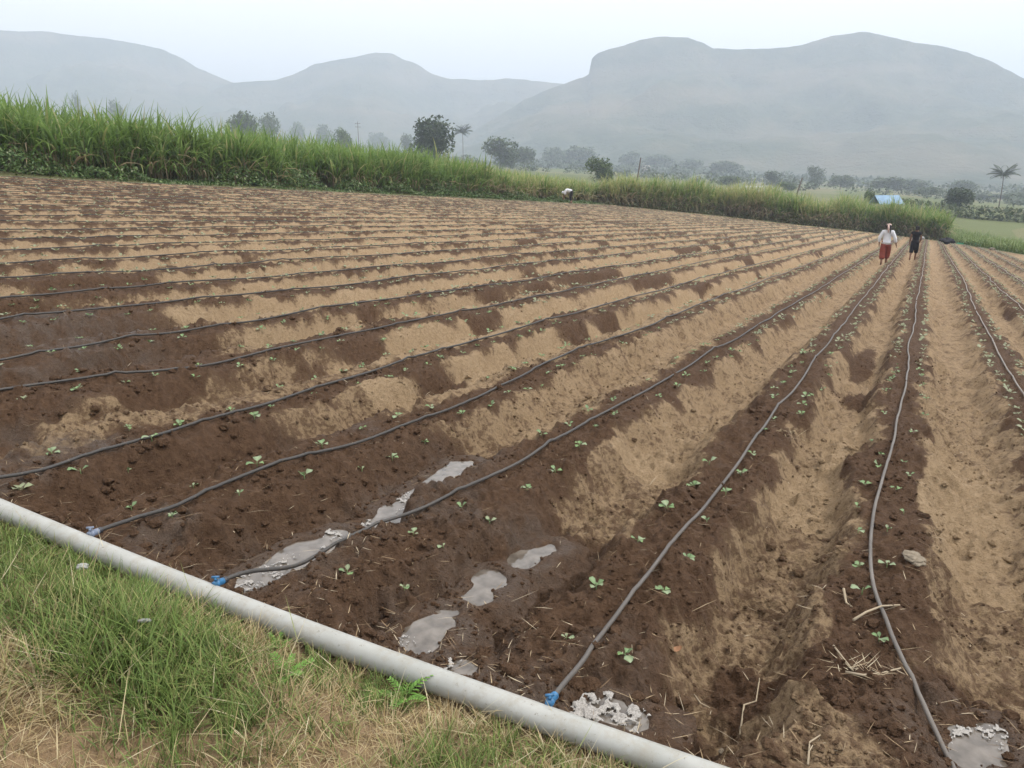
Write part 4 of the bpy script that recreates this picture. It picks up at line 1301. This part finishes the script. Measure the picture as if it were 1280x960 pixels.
TREES = [
    (540, 143, 54, 175, 'round', 'round_tree', 'big dense round dark tree rising behind the cane'),
    (303, 133, 40, 240, 'wide', 'broad_tree', 'dark hazy tree above the cane, left of a paler twin'),
    (335, 137, 28, 330, 'loose', 'broad_tree', 'paler hazy tree touching the right side of a darker one'),
    (372, 147, 24, 620, 'wide', 'broad_tree', 'faint low tree just right of the paired trees above the cane'),
    (402, 150, 26, 560, 'wide', 'broad_tree', 'faint low tree left of the cross-armed power pole'),
    (428, 156, 24, 240, 'bush', 'small_tree', 'greenish low tree top touching the cane left of the power pole'),
    (143, 118, 24, 520, 'wide', 'broad_tree', 'faint tree top peeping over the tallest cane on the left'),
    (90, 110, 12, 560, 'loose', 'small_tree', 'leftmost faint spindly tree top over the cane'),
    (510, 165, 22, 400, 'loose', 'small_tree', 'thin hazy tree just left of the big round tree'),
    (470, 160, 30, 700, 'wide', 'broad_tree', 'faint tree between the power pole and the big round tree'),
    (625, 169, 50, 230, 'loose', 'broad_tree', 'loose grey green tree right of the short palm'),
    (655, 180, 40, 300, 'wide', 'broad_tree', 'hazy tree next right of the loose grey green tree'),
    (690, 180, 36, 470, 'wide', 'broad_tree', 'hazy broad tree in the middle of the distant tree line'),
    (727, 178, 44, 480, 'wide', 'broad_tree', 'hazy broad tree behind the small bushy green tree'),
    (751, 192, 36, 140, 'bush', 'small_tree', 'small bushy green tree standing just behind the far cane'),
    (785, 188, 34, 520, 'loose', 'broad_tree', 'hazy tree above the leaning thin pole'),
    (822, 190, 40, 520, 'wide', 'broad_tree', 'hazy tree right of the leaning thin pole'),
    (868, 196, 40, 520, 'wide', 'broad_tree', 'hazy tree in the tree line above the far cane, third right of the leaning pole'),
    (905, 198, 44, 430, 'wide', 'broad_tree', 'hazy broad tree left of the white roofed shed'),
    (912, 218, 30, 210, 'bush', 'small_tree', 'low green tree just above the cane left of the white roof'),
    (967, 212, 24, 260, 'loose', 'small_tree', 'dark low tree right above the white roofed shed'),
    (985, 226, 22, 190, 'bush', 'small_tree', 'small green bush tree left of the bare leaning stake'),
    (1022, 205, 22, 300, 'loose', 'broad_tree', 'upright hazy tree right of the bare leaning stake'),
    (1052, 216, 30, 290, 'wide', 'broad_tree', 'hazy tree between the upright tree and the blue roof'),
    (1090, 235, 16, 130, 'bush', 'small_tree', 'small dark tree touching the left end of the blue roof'),
    (1112, 218, 40, 300, 'wide', 'broad_tree', 'hazy tree behind and above the blue roof'),
    (1160, 232, 34, 250, 'wide', 'broad_tree', 'hazy grey tree left of the dark round tree on the right'),
    (1147, 222, 34, 330, 'loose', 'broad_tree', 'faint tree behind the grey one right of the blue roof'),
    (1201, 233, 32, 160, 'round', 'round_tree', 'dark round tree standing alone near the right palm'),
    (1206, 222, 26, 330, 'wide', 'broad_tree', 'faint tree showing above the dark round tree on the right'),
    (1240, 240, 44, 280, 'wide', 'broad_tree', 'low hazy tree behind the foot of the tall palm'),
    (1275, 238, 30, 270, 'wide', 'broad_tree', 'hazy tree on the right edge behind the palm'),
]
for a in TREES:
    tree(*a, group='trees beyond the cane')


def palm(px, ytop, wpx, D, label):
    p = away(px, ytop, D); zb = float(plain_z(np.array([p[0]]), np.array([p[1]]))[0])
    R_ = wpx / F * D * .55
    h = p[2] - zb - R_ * .45
    root = empty('palm_tree', (p[0], p[1], zb))
    Vt, Fc = tube_np([(0, 0, -.3), (.1, 0, h * .3), (.12, .05, h * .7), (0, 0, h)], [.15, .12, .10, .09], 8)
    mesh_np('trunk', Vt, Fc, M['bark'], root)
    fb = Bag()
    r_ = np.random.default_rng(int(px))
    for k in range(24):
        a = k * 2.4 + r_.uniform(-.3, .3); lean = r_.uniform(.2, 1.5); m = 9
        Pk = [np.array([0, 0, h])]
        for j in range(m):
            an = lean + 1.1 * j / m
            Pk.append(Pk[-1] + R_ * 1.15 / m * np.array([math.sin(an) * math.cos(a), math.sin(an) * math.sin(a), math.cos(an)]))
        Pk = np.array(Pk)
        nb = 30; tt = np.linspace(.1, 1, nb); B = np.stack([np.interp(tt * m, np.arange(m + 1), Pk[:, q]) for q in range(3)], 1)
        for sgn in (-1, 1):
            az = np.full(nb, math.pi / 2 - a + sgn * 1.15)
            c = np.tile(np.array([[.05, .075, .03]]), (nb, 1)) * r_.uniform(.7, 1.3, (nb, 1))
            V2, F2, C2 = blades(B, az, R_ * .34 * np.sin(np.pi * np.clip(tt * .9 + .08, 0, 1)) + .05, np.full(nb, R_ * .075), np.full(nb, 1.3), np.full(nb, 1.0), 2, c, c)
            fb.add(V2, F2, C2)
    fb.build('crown', M['tree'], root)
    tag(root, label, 'palm', 'palms beyond the cane')


palm(578, 160, 22, 330, 'short palm beside the big round tree')
palm(1256, 211, 26, 230, 'tall coconut palm near the right edge')
# the far wood along the foot of the hills
nc = 2700
rr = 260 + 690 * rnd(0, 1, nc) ** .75; an = np.radians(rnd(-40, 40, nc))
x = rr * np.sin(an); y = rr * np.cos(an)
dens = fbm(x * .012, y * .012, 241, 3)
ok = dens > .49 - .13 * ss(330, 600, rr)
x, y, rr = x[ok], y[ok], rr[ok]
nl_ = 26
cr_ = np.repeat(rnd(1.2, 2.6, len(x)) * (.7 + .9 * ss(250, 600, rr)), nl_)
d_ = RNG.normal(0, 1, (len(x) * nl_, 3)); d_ /= np.linalg.norm(d_, axis=1)[:, None]
P_ = np.stack([np.repeat(x, nl_), np.repeat(y, nl_), np.repeat(plain_z(x, y), nl_) + cr_ * .8], 1) + d_ * cr_[:, None] * rnd(.55, 1.05, len(cr_))[:, None] * np.array([1.25, 1.25, .95])
Vt, Fc, c = leaflets(P_, cr_ * rnd(.5, .95, len(cr_)), [(.035, .055, .022), (.05, .075, .03), (.07, .09, .04)])
tag(mesh_np('distant_wood', Vt, Fc, M['tree'], col=c, smooth=False), 'hazy distant woodland along the foot of the mountains', 'woodland', kind='stuff')


n = 5000
hx = rnd(0, 1, n)
P_ = np.stack([62 + hx * 70 + RNG.normal(0, 1.2, n), 128 - hx * 18 + RNG.normal(0, 1.5, n), np.zeros(n)], 1)
P_[:, 2] = plain_z(P_[:, 0], P_[:, 1]) + rnd(0, 1, n) * (1.0 + 1.6 * fbm(hx * 20, hx * 0, 251, 3))
Vt, Fc, c = leaflets(P_, rnd(.4, .9, n), [(.05, .075, .03), (.07, .095, .04), (.09, .11, .05)])
tag(mesh_np('field_hedge', Vt, Fc, M['tree'], col=c, smooth=False), 'low dark hedge line between far fields on the right', 'hedge', kind='stuff')


# ------------------------------------------------------------------ poles and sheds
def pole(px, ytop, D, lean, arms, label, name):
    p = away(px, ytop, D); zb = float(plain_z(np.array([p[0]]), np.array([p[1]]))[0]); h = p[2] - zb
    root = empty(name, (p[0] - lean * h, p[1], zb))
    Vt, Fc = tube_np([(0, 0, -.3), (lean * h * .5, 0, h * .5), (lean * h, 0, h)], [.11, .10, .075], 8)
    mesh_np('shaft', Vt, Fc, M['pole'], root)
    for k in range(arms):
        zc = h * (.95 - .09 * k)
        bv_, bf_ = box_np((lean * zc, 0, zc), 1.7, .1, .1, .2)
        arm = mesh_np('cross_arm', bv_, bf_, M['pole'], root, smooth=False)
        for q in (-.7, 0, .7):
            Vt, Fc = tube_np([(lean * zc + q, q * .2, zc + .04), (lean * zc + q, q * .2, zc + .14), (lean * zc + q, q * .2, zc + .22)], [.05, .06, .03], 8)
            mesh_np('insulator', Vt, Fc, M['paper'], arm)
    tag(root, label, 'pole')


pole(447, 152, 260, 0, 2, 'power pole with two cross arms above the cane on the left', 'power_pole')
pole(801, 197, 100, .12, 0, 'thin dark leaning pole above the far cane', 'wooden_pole')
pole(1003, 222, 92, .25, 0, 'bare leaning stake above the far cane', 'wooden_pole')


def shed(px, ytop, wpx, D, rz, roofm, label, h0=None, door=True):
    p = away(px, ytop, D); zb = float(plain_z(np.array([p[0]]), np.array([p[1]]))[0])
    h = max(p[2] - zb, 2.4); w_ = wpx / F * D; dp = w_ * .7
    root = empty('shed', (p[0], p[1] + dp / 2, zb), rz)
    eh = h * .74
    bv_, bf_ = box_np((0, 0, eh / 2 - .15), w_ * .94, dp * .92, eh + .3)
    wl = mesh_np('wall', bv_, bf_, M['wall'], root, smooth=False)
    rv_ = np.array([(-.52 * w_, -.56 * dp, eh - .05), (.52 * w_, -.56 * dp, eh - .05), (.52 * w_, 0, h), (-.52 * w_, 0, h), (-.52 * w_, .56 * dp, eh - .05), (.52 * w_, .56 * dp, eh - .05)])
    rv2 = rv_ + np.array([0, 0, .08])
    allv = np.vstack([rv_, rv2])
    fc = [(0, 3, 2, 1), (3, 4, 5, 2), (6, 7, 8, 9), (9, 8, 11, 10), (0, 1, 7, 6), (4, 10, 11, 5), (0, 6, 9, 3), (3, 9, 10, 4), (1, 2, 8, 7), (2, 5, 11, 8)]
    mesh_np('roof', allv, np.array(fc), roofm, root, smooth=False)
    for q, nm, hh, zz in ((-.2, 'door', eh * .8, eh * .4), (.22, 'window', eh * .3, eh * .55)):
        bv_, bf_ = box_np((q * w_, -dp * .46 - .02, zz), w_ * .16, .08, hh)
        mesh_np(nm, bv_, bf_, M['rope'], root, smooth=False)
    tag(root, label, 'shed')


shed(1114, 245, 28, 105, .15, M['blueroof'], 'shed with pale blue sheet roof behind the far cane')
shed(946, 233, 20, 112, -.1, M['whiteroof'], 'shed with white roof just showing above the cane')
shed(808, 207, 9, 480, .2, M['wall'], 'small far white house right of the leaning thin pole')
shed(722, 203, 10, 640, .1, M['wall'], 'faint far pale house among the trees left of the bushy tree')


# ------------------------------------------------------------------ people
def skin_mesh(name, J, Eg, root, mt, parent=None, sub=2, smooth=True):
    """grow one continuous surface over a skeleton: J joint -> (x,y,z,rx[,ry])"""
    keys = list(J); me = bpy.data.meshes.new(name)
    me.from_pydata([J[k][:3] for k in keys], [(keys.index(a), keys.index(b)) for a, b in Eg], [])
    o = bpy.data.objects.new(name, me); COL.objects.link(o)
    o.modifiers.new('skin', 'SKIN'); sm = o.modifiers.new('sub', 'SUBSURF'); sm.levels = sub; sm.render_levels = sub
    if not me.skin_vertices:
        bpy.context.view_layer.objects.active = o
    sk = me.skin_vertices[0].data if me.skin_vertices else None
    for k, v in zip(keys, sk):
        j = J[k]; v.radius = (j[3], j[4] if len(j) > 4 else j[3]); v.use_root = (k == root)
    dg = bpy.context.evaluated_depsgraph_get()
    m2 = bpy.data.meshes.new_from_object(o.evaluated_get(dg))
    m2.name = name
    bpy.data.objects.remove(o); bpy.data.meshes.remove(me)
    for p in m2.polygons: p.use_smooth = True
    m2.materials.clear(); m2.materials.append(mt)
    ob = bpy.data.objects.new(name, m2); COL.objects.link(ob)
    if parent: ob.parent = parent
    return ob


def hand(J, Eg, wrist, side, d, pre):
    """palm and five fingers growing from a wrist joint; d is the direction of the forearm"""
    d = np.array(d, float); d /= np.linalg.norm(d)
    w_ = np.array(J[wrist][:3]); f = np.array([0, 1.0, 0]); f = f - d * (f @ d); f /= np.linalg.norm(f)
    pm = w_ + d * .06
    J[pre + 'palm'] = (*pm, .022, .032); Eg.append((wrist, pre + 'palm'))
    for q, (o, L) in enumerate(((.026, .065), (.009, .078), (-.009, .074), (-.025, .058))):
        a = pm + d * .035 + f * o; b_ = a + d * L * .5 + np.array([-side * .006, 0, 0]); c = b_ + d * L * .45 + np.array([-side * .018, 0, 0])
        for t_, pt, r in (('a', a, .009), ('b', b_, .008), ('c', c, .0065)):
            J['%s%d%s' % (pre, q, t_)] = (*pt, r)
        Eg += [(pre + 'palm', '%s%da' % (pre, q)), ('%s%da' % (pre, q), '%s%db' % (pre, q)), ('%s%db' % (pre, q), '%s%dc' % (pre, q))]
    a = w_ + d * .03 + f * .035; b_ = a + d * .035 + f * .018
    J[pre + 'ta'] = (*a, .010); J[pre + 'tb'] = (*b_, .008); Eg += [(wrist, pre + 'ta'), (pre + 'ta', pre + 'tb')]


def person(px, py, h, facing, pose, label):
    u_, v_ = at(px, py, -.12)
    x, y = xy_of(u_, v_); z = float(ground_z(u_, v_)[0])
    # body faces +Y in its own frame; skeleton in metres for a 1.58 m figure
    J, Eg = {}, []
    def add(k, p, r, to=None):
        J[k] = (*p, *(r if isinstance(r, tuple) else (r,)))
        if to: Eg.append((to, k))
    st = pose['stride']
    add('pelvis', (0, 0, .86), (.135, .10)); add('waist', (0, .01, 1.0), (.115, .09), 'pelvis'); add('chest', (0, .02, 1.18), (.135, .10), 'waist'); add('shoul', (0, .01, 1.30), (.11, .075), 'chest')
    add('neck', (0, .015, 1.37), .05, 'shoul'); add('skull', (0, .03, 1.46), (.075, .09), 'neck'); add('crown', (0, .015, 1.535), (.065, .075), 'skull')
    add('nose', (0, .125, 1.455), .014, 'skull')
    for s, nm in ((-1, 'l'), (1, 'r')):
        add(nm + 'ear', (s * .082, .02, 1.46), .013, 'skull')
        add(nm + 'sh', (s * .165, .0, 1.285), .052, 'shoul')
        el, wr = pose[nm + 'arm']
        add(nm + 'el', (s * el[0], el[1], el[2]), .038, nm + 'sh'); add(nm + 'wr', (s * wr[0], wr[1], wr[2]), .026, nm + 'el')
        hand(J, Eg, nm + 'wr', s, np.array((s * wr[0], wr[1], wr[2])) - np.array((s * el[0], el[1], el[2])), nm + 'h')
        f = st * (1 if s > 0 else -1)
        add(nm + 'hip', (s * .085, 0, .80), .085, 'pelvis'); add(nm + 'kn', (s * .085, f * .6 + .03, .45 + (.02 if f < 0 else 0)), .058, nm + 'hip')
        add(nm + 'an', (s * .08, f - (.06 if f < 0 else 0), .085 + (.05 if f < 0 else 0)), .036, nm + 'kn'); add(nm + 'toe', (s * .09, f + .11 - (.05 if f < 0 else 0), .03 + (.01 if f < 0 else 0)), (.035, .022), nm + 'an')
        add(nm + 'heel', (s * .08, f - .05 - (.05 if f < 0 else 0), .035 + (.06 if f < 0 else 0)), .028, nm + 'an')
    body = skin_mesh('person', J, Eg, 'pelvis', M['skin'])
    k = h / 1.60
    body.location = (x, y, z + .004); body.rotation_euler = (0, pose.get('lean', 0), facing); body.scale = (k, k, k)
    tag(body, label, 'person')
    return body, J


fac = -math.atan2(U[0], U[1])
wb, J = person(1104, 329, 1.58, fac + .05, {'stride': .13, 'larm': ((.27, -.04, 1.05), (.25, .03, .83)), 'rarm': ((.28, -.06, 1.06), (.34, .02, .85)), 'lean': .03}, 'person in white blouse and rust red trousers walking away up a furrow')


def sub(J, keys, grow, extra=None):
    d = {k: (*J[k][:3], *[r + grow for r in J[k][3:]]) for k in keys}
    d.update(extra or {})
    return d


def clothing_top(J, body, mt, sleeves=True, hem=.74, wide=.19, name='blouse'):
    ks = ['waist', 'chest', 'shoul', 'lsh', 'rsh'] + (['lel', 'rel'] if sleeves else [])
    ex = {'hem': (0, 0, hem, wide, wide * .78), 'mid': (0, 0, (hem + 1.0) / 2, wide * .94, wide * .74)}
    D_ = sub(J, ks, .035, ex)
    E_ = [('waist', 'chest'), ('chest', 'shoul'), ('shoul', 'lsh'), ('shoul', 'rsh'), ('waist', 'mid'), ('mid', 'hem')]
    D_['nape'] = (0, .0, 1.355, .078, .062); E_.append(('shoul', 'nape'))
    if not sleeves:
        for s in 'lr':
            D_[s + 'sh'] = (*J[s + 'sh'][:3], .075)
            D_[s + 'cap'] = (*[J[s + 'sh'][i] * .55 + J[s + 'el'][i] * .45 for i in range(3)], .062); E_.append((s + 'sh', s + 'cap'))
    if sleeves:
        for s in 'lr':
            w_ = J[s + 'wr']; e_ = J[s + 'el']
            D_[s + 'cuff'] = (*[e_[i] * .25 + w_[i] * .75 for i in range(3)], .05)
            D_[s + 'el'] = (*e_[:3], .066); D_[s + 'sh'] = (*J[s + 'sh'][:3], .082)
            E_ += [(s + 'sh', s + 'el'), (s + 'el', s + 'cuff')]
    return skin_mesh(name, D_, E_, 'waist', mt, body)


def clothing_legs(J, body, mt, hem, name='trousers', r0=.115, r1=.10):
    D_ = {'pelvis': (0, 0, .88, .165, .13), 'top': (0, 0, 1.0, .15, .12)}
    E_ = [('pelvis', 'top')]
    for s in 'lr':
        kn, an = J[s + 'kn'], J[s + 'an']
        tq = (kn[2] - hem) / (kn[2] - an[2])
        D_[s + 'hip'] = (*J[s + 'hip'][:3], r0); D_[s + 'kn'] = (*kn[:3], r1); D_[s + 'hem'] = (*[kn[i] * (1 - tq) + an[i] * tq for i in range(3)], r1 * .92)
        E_ += [('pelvis', s + 'hip'), (s + 'hip', s + 'kn'), (s + 'kn', s + 'hem')]
    return skin_mesh(name, D_, E_, 'pelvis', mt, body)


clothing_top(J, wb, M['white'], True, .78, .205)
clothing_legs(J, wb, M['red'], .24, 'trousers', .13, .118)
hv_, hf_ = ellip((0, -.02, 1.495), (.092, .095, .098)); mesh_np('hair', hv_, hf_, M['hair'], wb)
sc = Bag()
V_, F_ = ellip((0, .005, 1.552), (.092, .10, .052)); sc.add(V_, F_)
V_, F_ = tube_np([(-.02, -.085, 1.54), (-.01, -.125, 1.46), (.0, -.14, 1.36), (.01, -.15, 1.26)], [.035, .035, .035, .02], 8); sc.add(V_, F_)
skf = sc.build('head_scarf', M['scarf'], wb)
V_, F_ = tube_np([(.06, -.12, 1.44), (.075, -.15, 1.36), (.07, -.155, 1.24)], [.02, .022, .012], 8); mesh_np('hair_braid', V_, F_, M['hair'], wb)

bb, J = person(1140, 325, 1.52, fac - .12, {'stride': .17, 'larm': ((.225, -.03, 1.04), (.23, .05, .82)), 'rarm': ((.215, .03, 1.05), (.17, .16, .90)), 'lean': .04}, 'person in a long black tunic walking away beside the white blouse')
clothing_top(J, bb, M['black'], False, .46, .205, 'tunic')
clothing_legs(J, bb, M['black'], .34, 'trousers', .12, .10)
hv_, hf_ = ellip((0, -.01, 1.50), (.09, .10, .10)); mesh_np('hair', hv_, hf_, M['hair'], bb)
V_, F_ = ellip((0, -.10, 1.45), (.05, .05, .055)); mesh_np('hair_bun', V_, F_, M['hair'], bb)


def bent_person(px, py):
    u_, v_ = at(px, py); x, y = xy_of(u_, v_); z = float(ground_z(u_, v_)[0])
    J, Eg = {}, []
    def add(k, p, r, to=None):
        J[k] = (*p, *(r if isinstance(r, tuple) else (r,)))
        if to: Eg.append((to, k))
    add('pelvis', (0, 0, .86), (.14, .12)); add('waist', (0, .16, .95), (.12, .11), 'pelvis'); add('chest', (0, .34, .98), (.14, .11), 'waist'); add('shoul', (0, .47, .93), (.11, .08), 'chest')
    add('neck', (0, .53, .89), .05, 'shoul'); add('skull', (0, .61, .83), (.08, .09), 'neck'); add('crown', (0, .67, .79), (.065, .07), 'skull'); add('nose', (0, .62, .72), .014, 'skull')
    for s, nm in ((-1, 'l'), (1, 'r')):
        add(nm + 'sh', (s * .16, .45, .90), .052, 'shoul'); add(nm + 'el', (s * .19, .50, .64), .038, nm + 'sh'); add(nm + 'wr', (s * .14, .58, .42), .026, nm + 'el')
        hand(J, Eg, nm + 'wr', s, (-s * .05, .08, -.22), nm + 'h')
        add(nm + 'hip', (s * .09, 0, .79), .09, 'pelvis'); add(nm + 'kn', (s * .10, .06, .45), .06, nm + 'hip'); add(nm + 'an', (s * .10, -.02, .09), .038, nm + 'kn'); add(nm + 'toe', (s * .11, .11, .03), (.036, .022), nm + 'an')
        add(nm + 'heel', (s * .10, -.06, .035), .028, nm + 'an')
    body = skin_mesh('person', J, Eg, 'pelvis', M['skin'])
    body.location = (x, y, z); body.rotation_euler = (0, 0, math.radians(75))
    tag(body, 'stooping person with a white back and dark legs at the cane edge', 'person')
    D_ = {k: (*J[k][:3], *[r + .04 for r in J[k][3:]]) for k in ('waist', 'chest', 'shoul', 'lsh', 'rsh', 'lel', 'rel')}
    D_['hem'] = (0, -.03, .88, .19, .17)
    skin_mesh('shirt', D_, [('waist', 'chest'), ('chest', 'shoul'), ('shoul', 'lsh'), ('shoul', 'rsh'), ('lsh', 'lel'), ('rsh', 'rel'), ('waist', 'hem')], 'waist', M['white'], body)
    clothing_legs(J, body, M['black'], .2, 'trousers', .12, .09)
    V_, F_ = ellip((0, .645, .82), (.10, .11, .095)); mesh_np('head_cloth', V_, F_, M['white'], body)


bent_person(714, 254.5)


# ------------------------------------------------------------------ things lying about
def fz(px, py, h=0.0):
    u_, v_ = at(px, py, h); x, y = xy_of(u_, v_)
    return np.array([x, y, float(ground_z(u_, v_)[0])])


def lump(name, pos, r, mt, label, cat, seed, flat=.6, parent=None, parts=None):
    V_, F_ = ellip((0, 0, 0), (1, 1, 1), 30, 22)
    k = .7 + .6 * fbm(V_[:, 0] * 1.6 + V_[:, 2] * 1.1 + seed, V_[:, 1] * 1.6 + V_[:, 2] * .7, seed, 3)
    k = k + (fbm(V_[:, 0] * 4 + V_[:, 2] * 3, V_[:, 1] * 4 - V_[:, 2] * 2.5, seed + 9, 3) - .5) * .7
    V_ = V_ * k[:, None] * np.array([r[0], r[1], r[2]])
    o = mesh_np(name, V_, F_, mt)
    o.location = (pos[0], pos[1], pos[2] + r[2] * .35); o.rotation_euler = (0, 0, seed)
    tag(o, label, cat)
    return o


def stalk(px, py, pts, r, label, name='dry_stalk', lift=.012):
    """a dry stalk or root: pts in photo pixels along its run"""
    P = np.array([fz(a, b) + np.array([0, 0, lift + (i % 2) * .006]) for i, (a, b) in enumerate(pts)])
    c = P.mean(0)
    V_, F_ = tube_np(P - c, np.linspace(r, r * .55, len(P)), 7)
    o = mesh_np(name, V_, F_, M['straw'], col=np.full((len(V_), 3), (.38, .31, .22)))
    o.location = c
    tag(o, label, 'stalk')


stalk(0, 0, [(1066, 782), (1082, 772), (1100, 771), (1123, 767)], .006, 'pale dry stalk lying across the dusty hose at bottom right', lift=.022)
stalk(0, 0, [(1041, 814), (1055, 835), (1066, 845)], .004, 'thin pale root ending in the straw tuft left of the dusty hose')
stalk(0, 0, [(1056, 845), (1078, 852), (1100, 848), (1125, 841)], .0055, 'long pale stalk below the straw tuft left of the dusty hose')
stalk(0, 0, [(930, 862), (934, 838), (950, 826), (953, 811)], .004, 'forked upright pale root on dark soil left of the dry furrow')
stalk(0, 0, [(1010, 955), (1012, 930), (1025, 924)], .004, 'curved pale straw on the dry furrow near the bottom edge')
stalk(0, 0, [(1054, 741), (1058, 752), (1064, 762)], .006, 'short white stub of stalk left of the dusty hose bend')
stalk(0, 0, [(872, 809), (880, 822), (892, 826)], .0035, 'thin root curl on dark soil right of the bright blue valve')
tb = []
c = fz(1075, 843)
n = 40
Vt, Fc, C = blades(np.tile([[0, 0, .012]], (n, 1)) + RNG.normal(0, .035, (n, 3)) * [1.3, .7, .25], rnd(0, 6.28, n), rnd(.02, .10, n), rnd(.0018, .0042, n), rnd(1.15, 1.65, n), rnd(-.5, .5, n), 3, pick(n, [(.40, .33, .22), (.5, .43, .31), (.28, .2, .13)]), pick(n, [(.44, .37, .26), (.3, .22, .14)]))
o = mesh_np('straw_tuft', Vt, Fc, M['straw'], col=C); o.location = c; tag(o, 'bleached tuft of straw and roots left of the dusty hose', 'straw')
for k, (a, b, lab) in enumerate([(985, 545, 'wispy pale straw tuft beside the hose on the middle right bed'), (455, 790, 'straw tuft caught at the pipe edge')][:1]):
    c = fz(a, b); n = 18
    Vt, Fc, C = blades(np.tile([[0, 0, .012]], (n, 1)) + RNG.normal(0, .06, (n, 3)) * [1, 1, .1], rnd(0, 6.28, n), rnd(.04, .16, n), rnd(.002, .004, n), rnd(1.2, 1.65, n), rnd(-.3, .3, n), 3, pick(n, [(.5, .41, .26)]), pick(n, [(.55, .46, .30)]))
    o = mesh_np('straw_tuft', Vt, Fc, M['straw'], col=C); o.location = c; tag(o, lab, 'straw')
lump('pale_stone', fz(1142, 706), (.045, .075, .015), M['ltstone'], 'flat pale stone on the bed edge right of the dusty hose', 'stone', 3)
lump('small_stone', fz(907, 882), (.010, .010, .010), M['ltstone'], 'small round brown stone on wet soil at bottom right', 'stone', 5)
lump('plastic_scrap', fz(102, 702, .09) + np.array([0, 0, .07]), (.022, .014, .012), M['paper'], 'crumpled white plastic scrap in grass below the pipe', 'litter', 7)
lump('plastic_scrap', fz(183, 792, .12) + np.array([0, 0, .10]), (.005, .022, .006), M['paper'], 'thin white strip of litter caught in the grass tuft', 'litter', 8)
# a curled brown leaf
tt = np.linspace(-1, 1, 9)
lv_ = np.array([(q * .030, s * .014 * math.sqrt(max(1 - q * q, .02)), .012 * q * q + .008 * abs(s)) for q in tt for s in (-1, 0, 1)])
lf_ = np.array([(r * 3 + k, r * 3 + k + 1, r * 3 + k + 4, r * 3 + k + 3) for r in range(8) for k in range(2)])
o = mesh_np('dead_leaf', lv_, lf_, M['brownleaf']); o.location = fz(845, 788) + np.array([0, 0, .004]); o.rotation_euler = (.1, .1, .4); tag(o, 'curled brown dead leaf lying on wet soil', 'leaf')


# weeds with feathery leaves growing against the pipe
def feathery(px, py, s, label, up=.05):
    u_, v_ = at(px, py, up); u_ = min(u_, float(pipe_u(v_)) - .06)
    x, y = xy_of(u_, v_); z = float(plane_z(x, y) + bank(np.array([u_]), np.array([v_]))[0])
    root = empty('feathery_weed', (x, y, z))
    r_ = np.random.default_rng(int(px))
    for k in range(6):
        a = k * 1.05 + r_.uniform(-.3, .3); lean = r_.uniform(.35, .9); L = s * r_.uniform(.7, 1.1); m = 8
        P = [np.zeros(3)]
        for j in range(m):
            an = lean + .8 * j / m; P.append(P[-1] + L / m * np.array([math.sin(an) * math.sin(a), math.sin(an) * math.cos(a), math.cos(an)]))
        P = np.array(P); bg_ = Bag()
        V_, F_ = tube_np(P, np.linspace(.0016, .0008, m + 1), 6); bg_.add(V_, F_, (.13, .22, .05))
        for sg in (-1, 1):
            nb = m - 1
            c = np.tile([[.12, .24, .045]], (nb, 1)) * r_.uniform(.8, 1.3, (nb, 1))
            V2, F2, C2 = blades(P[2:], np.full(nb, a + sg * 1.0), np.linspace(.4, .2, nb) * L * .8, np.full(nb, L * .10), np.full(nb, 1.1), np.full(nb, .4), 2, c, c * 1.3); bg_.add(V2, F2, C2)
        bg_.build('leaf', M['weed'], root)
    tag(root, label, 'weed', 'feathery weeds by the pipe')


feathery(505, 850, .11, 'bright feathery weed leaning over the pipe in the middle')
feathery(358, 838, .09, 'small lobed green weed in the grass below the pipe')
feathery(345, 790, .06, 'tiny green weed against the lower side of the pipe')

# the far corner of the field
p = fz(1187, 304)
V_, F_ = ellip((0, 0, 0), (1, 1, 1), 26, 18)
lump('dark_bush_heap', p + np.array([0, .4, 0]), (.85, .5, .30), M['black'], 'dark bush with its shadow painted black at the far end of the beds', 'sheet', 11)  # bush as one lump; its black colour also stands in for the shadow
lump('green_net_roll', fz(1216, 307) + np.array([0, .3, 0]), (1.2, .45, .30), M['net'], 'crumpled green net lying at the far end of the beds', 'net', 12)
lump('white_sack', fz(1154, 299) + np.array([0, .2, 0]), (.22, .18, .15), M['paper'], 'small white sack beside the stakes at the bed ends', 'sack', 13)
lump('grey_sack', fz(1240, 312), (.24, .2, .10), M['ltstone'], 'pale grey sack at the grass edge on the far right', 'sack', 14)
for k, (a, b, lab) in enumerate([(1160, 297, 'pale thin stake by the white sack, left one of two'), (1166, 296, 'pale thin stake by the white sack, right one of two')]):
    q = fz(a, b); V_, F_ = tube_np([(0, 0, -.1), (.02, 0, .5), (.03 * (1 - 2 * k), 0, 1.05)], [.03, .028, .02], 8)
    o = mesh_np('garden_stake', V_, F_, M['ltstone']); o.location = q; tag(o, lab, 'stake', 'stakes at the bed ends')
# a white wading bird
q = fz(1231, 309)
root = empty('white_bird', q, .6)
V_, F_ = tube_np([(0, -.20, .30), (0, -.1, .33), (0, .06, .38), (0, .13, .42), (0, .15, .50), (0, .12, .57), (0, .16, .62), (0, .22, .615)], [.02, .07, .085, .05, .028, .024, .032, .012], 10); mesh_np('body', V_, F_, M['bird'], root)
V_, F_ = tube_np([(0, .215, .615), (0, .31, .59)], [.012, .002], 6); mesh_np('beak', V_, F_, M['beak'], root)
for s in (-1, 1):
    V_, F_ = tube_np([(s * .03, 0, .32), (s * .03, .01, .15), (s * .03, 0, 0), (s * .03, .06, 0)], [.012, .008, .008, .004], 6); mesh_np('leg', V_, F_, M['dark'], root)
tag(root, 'small white wading bird standing at the grass edge on the far right', 'bird')
#SECTION_END
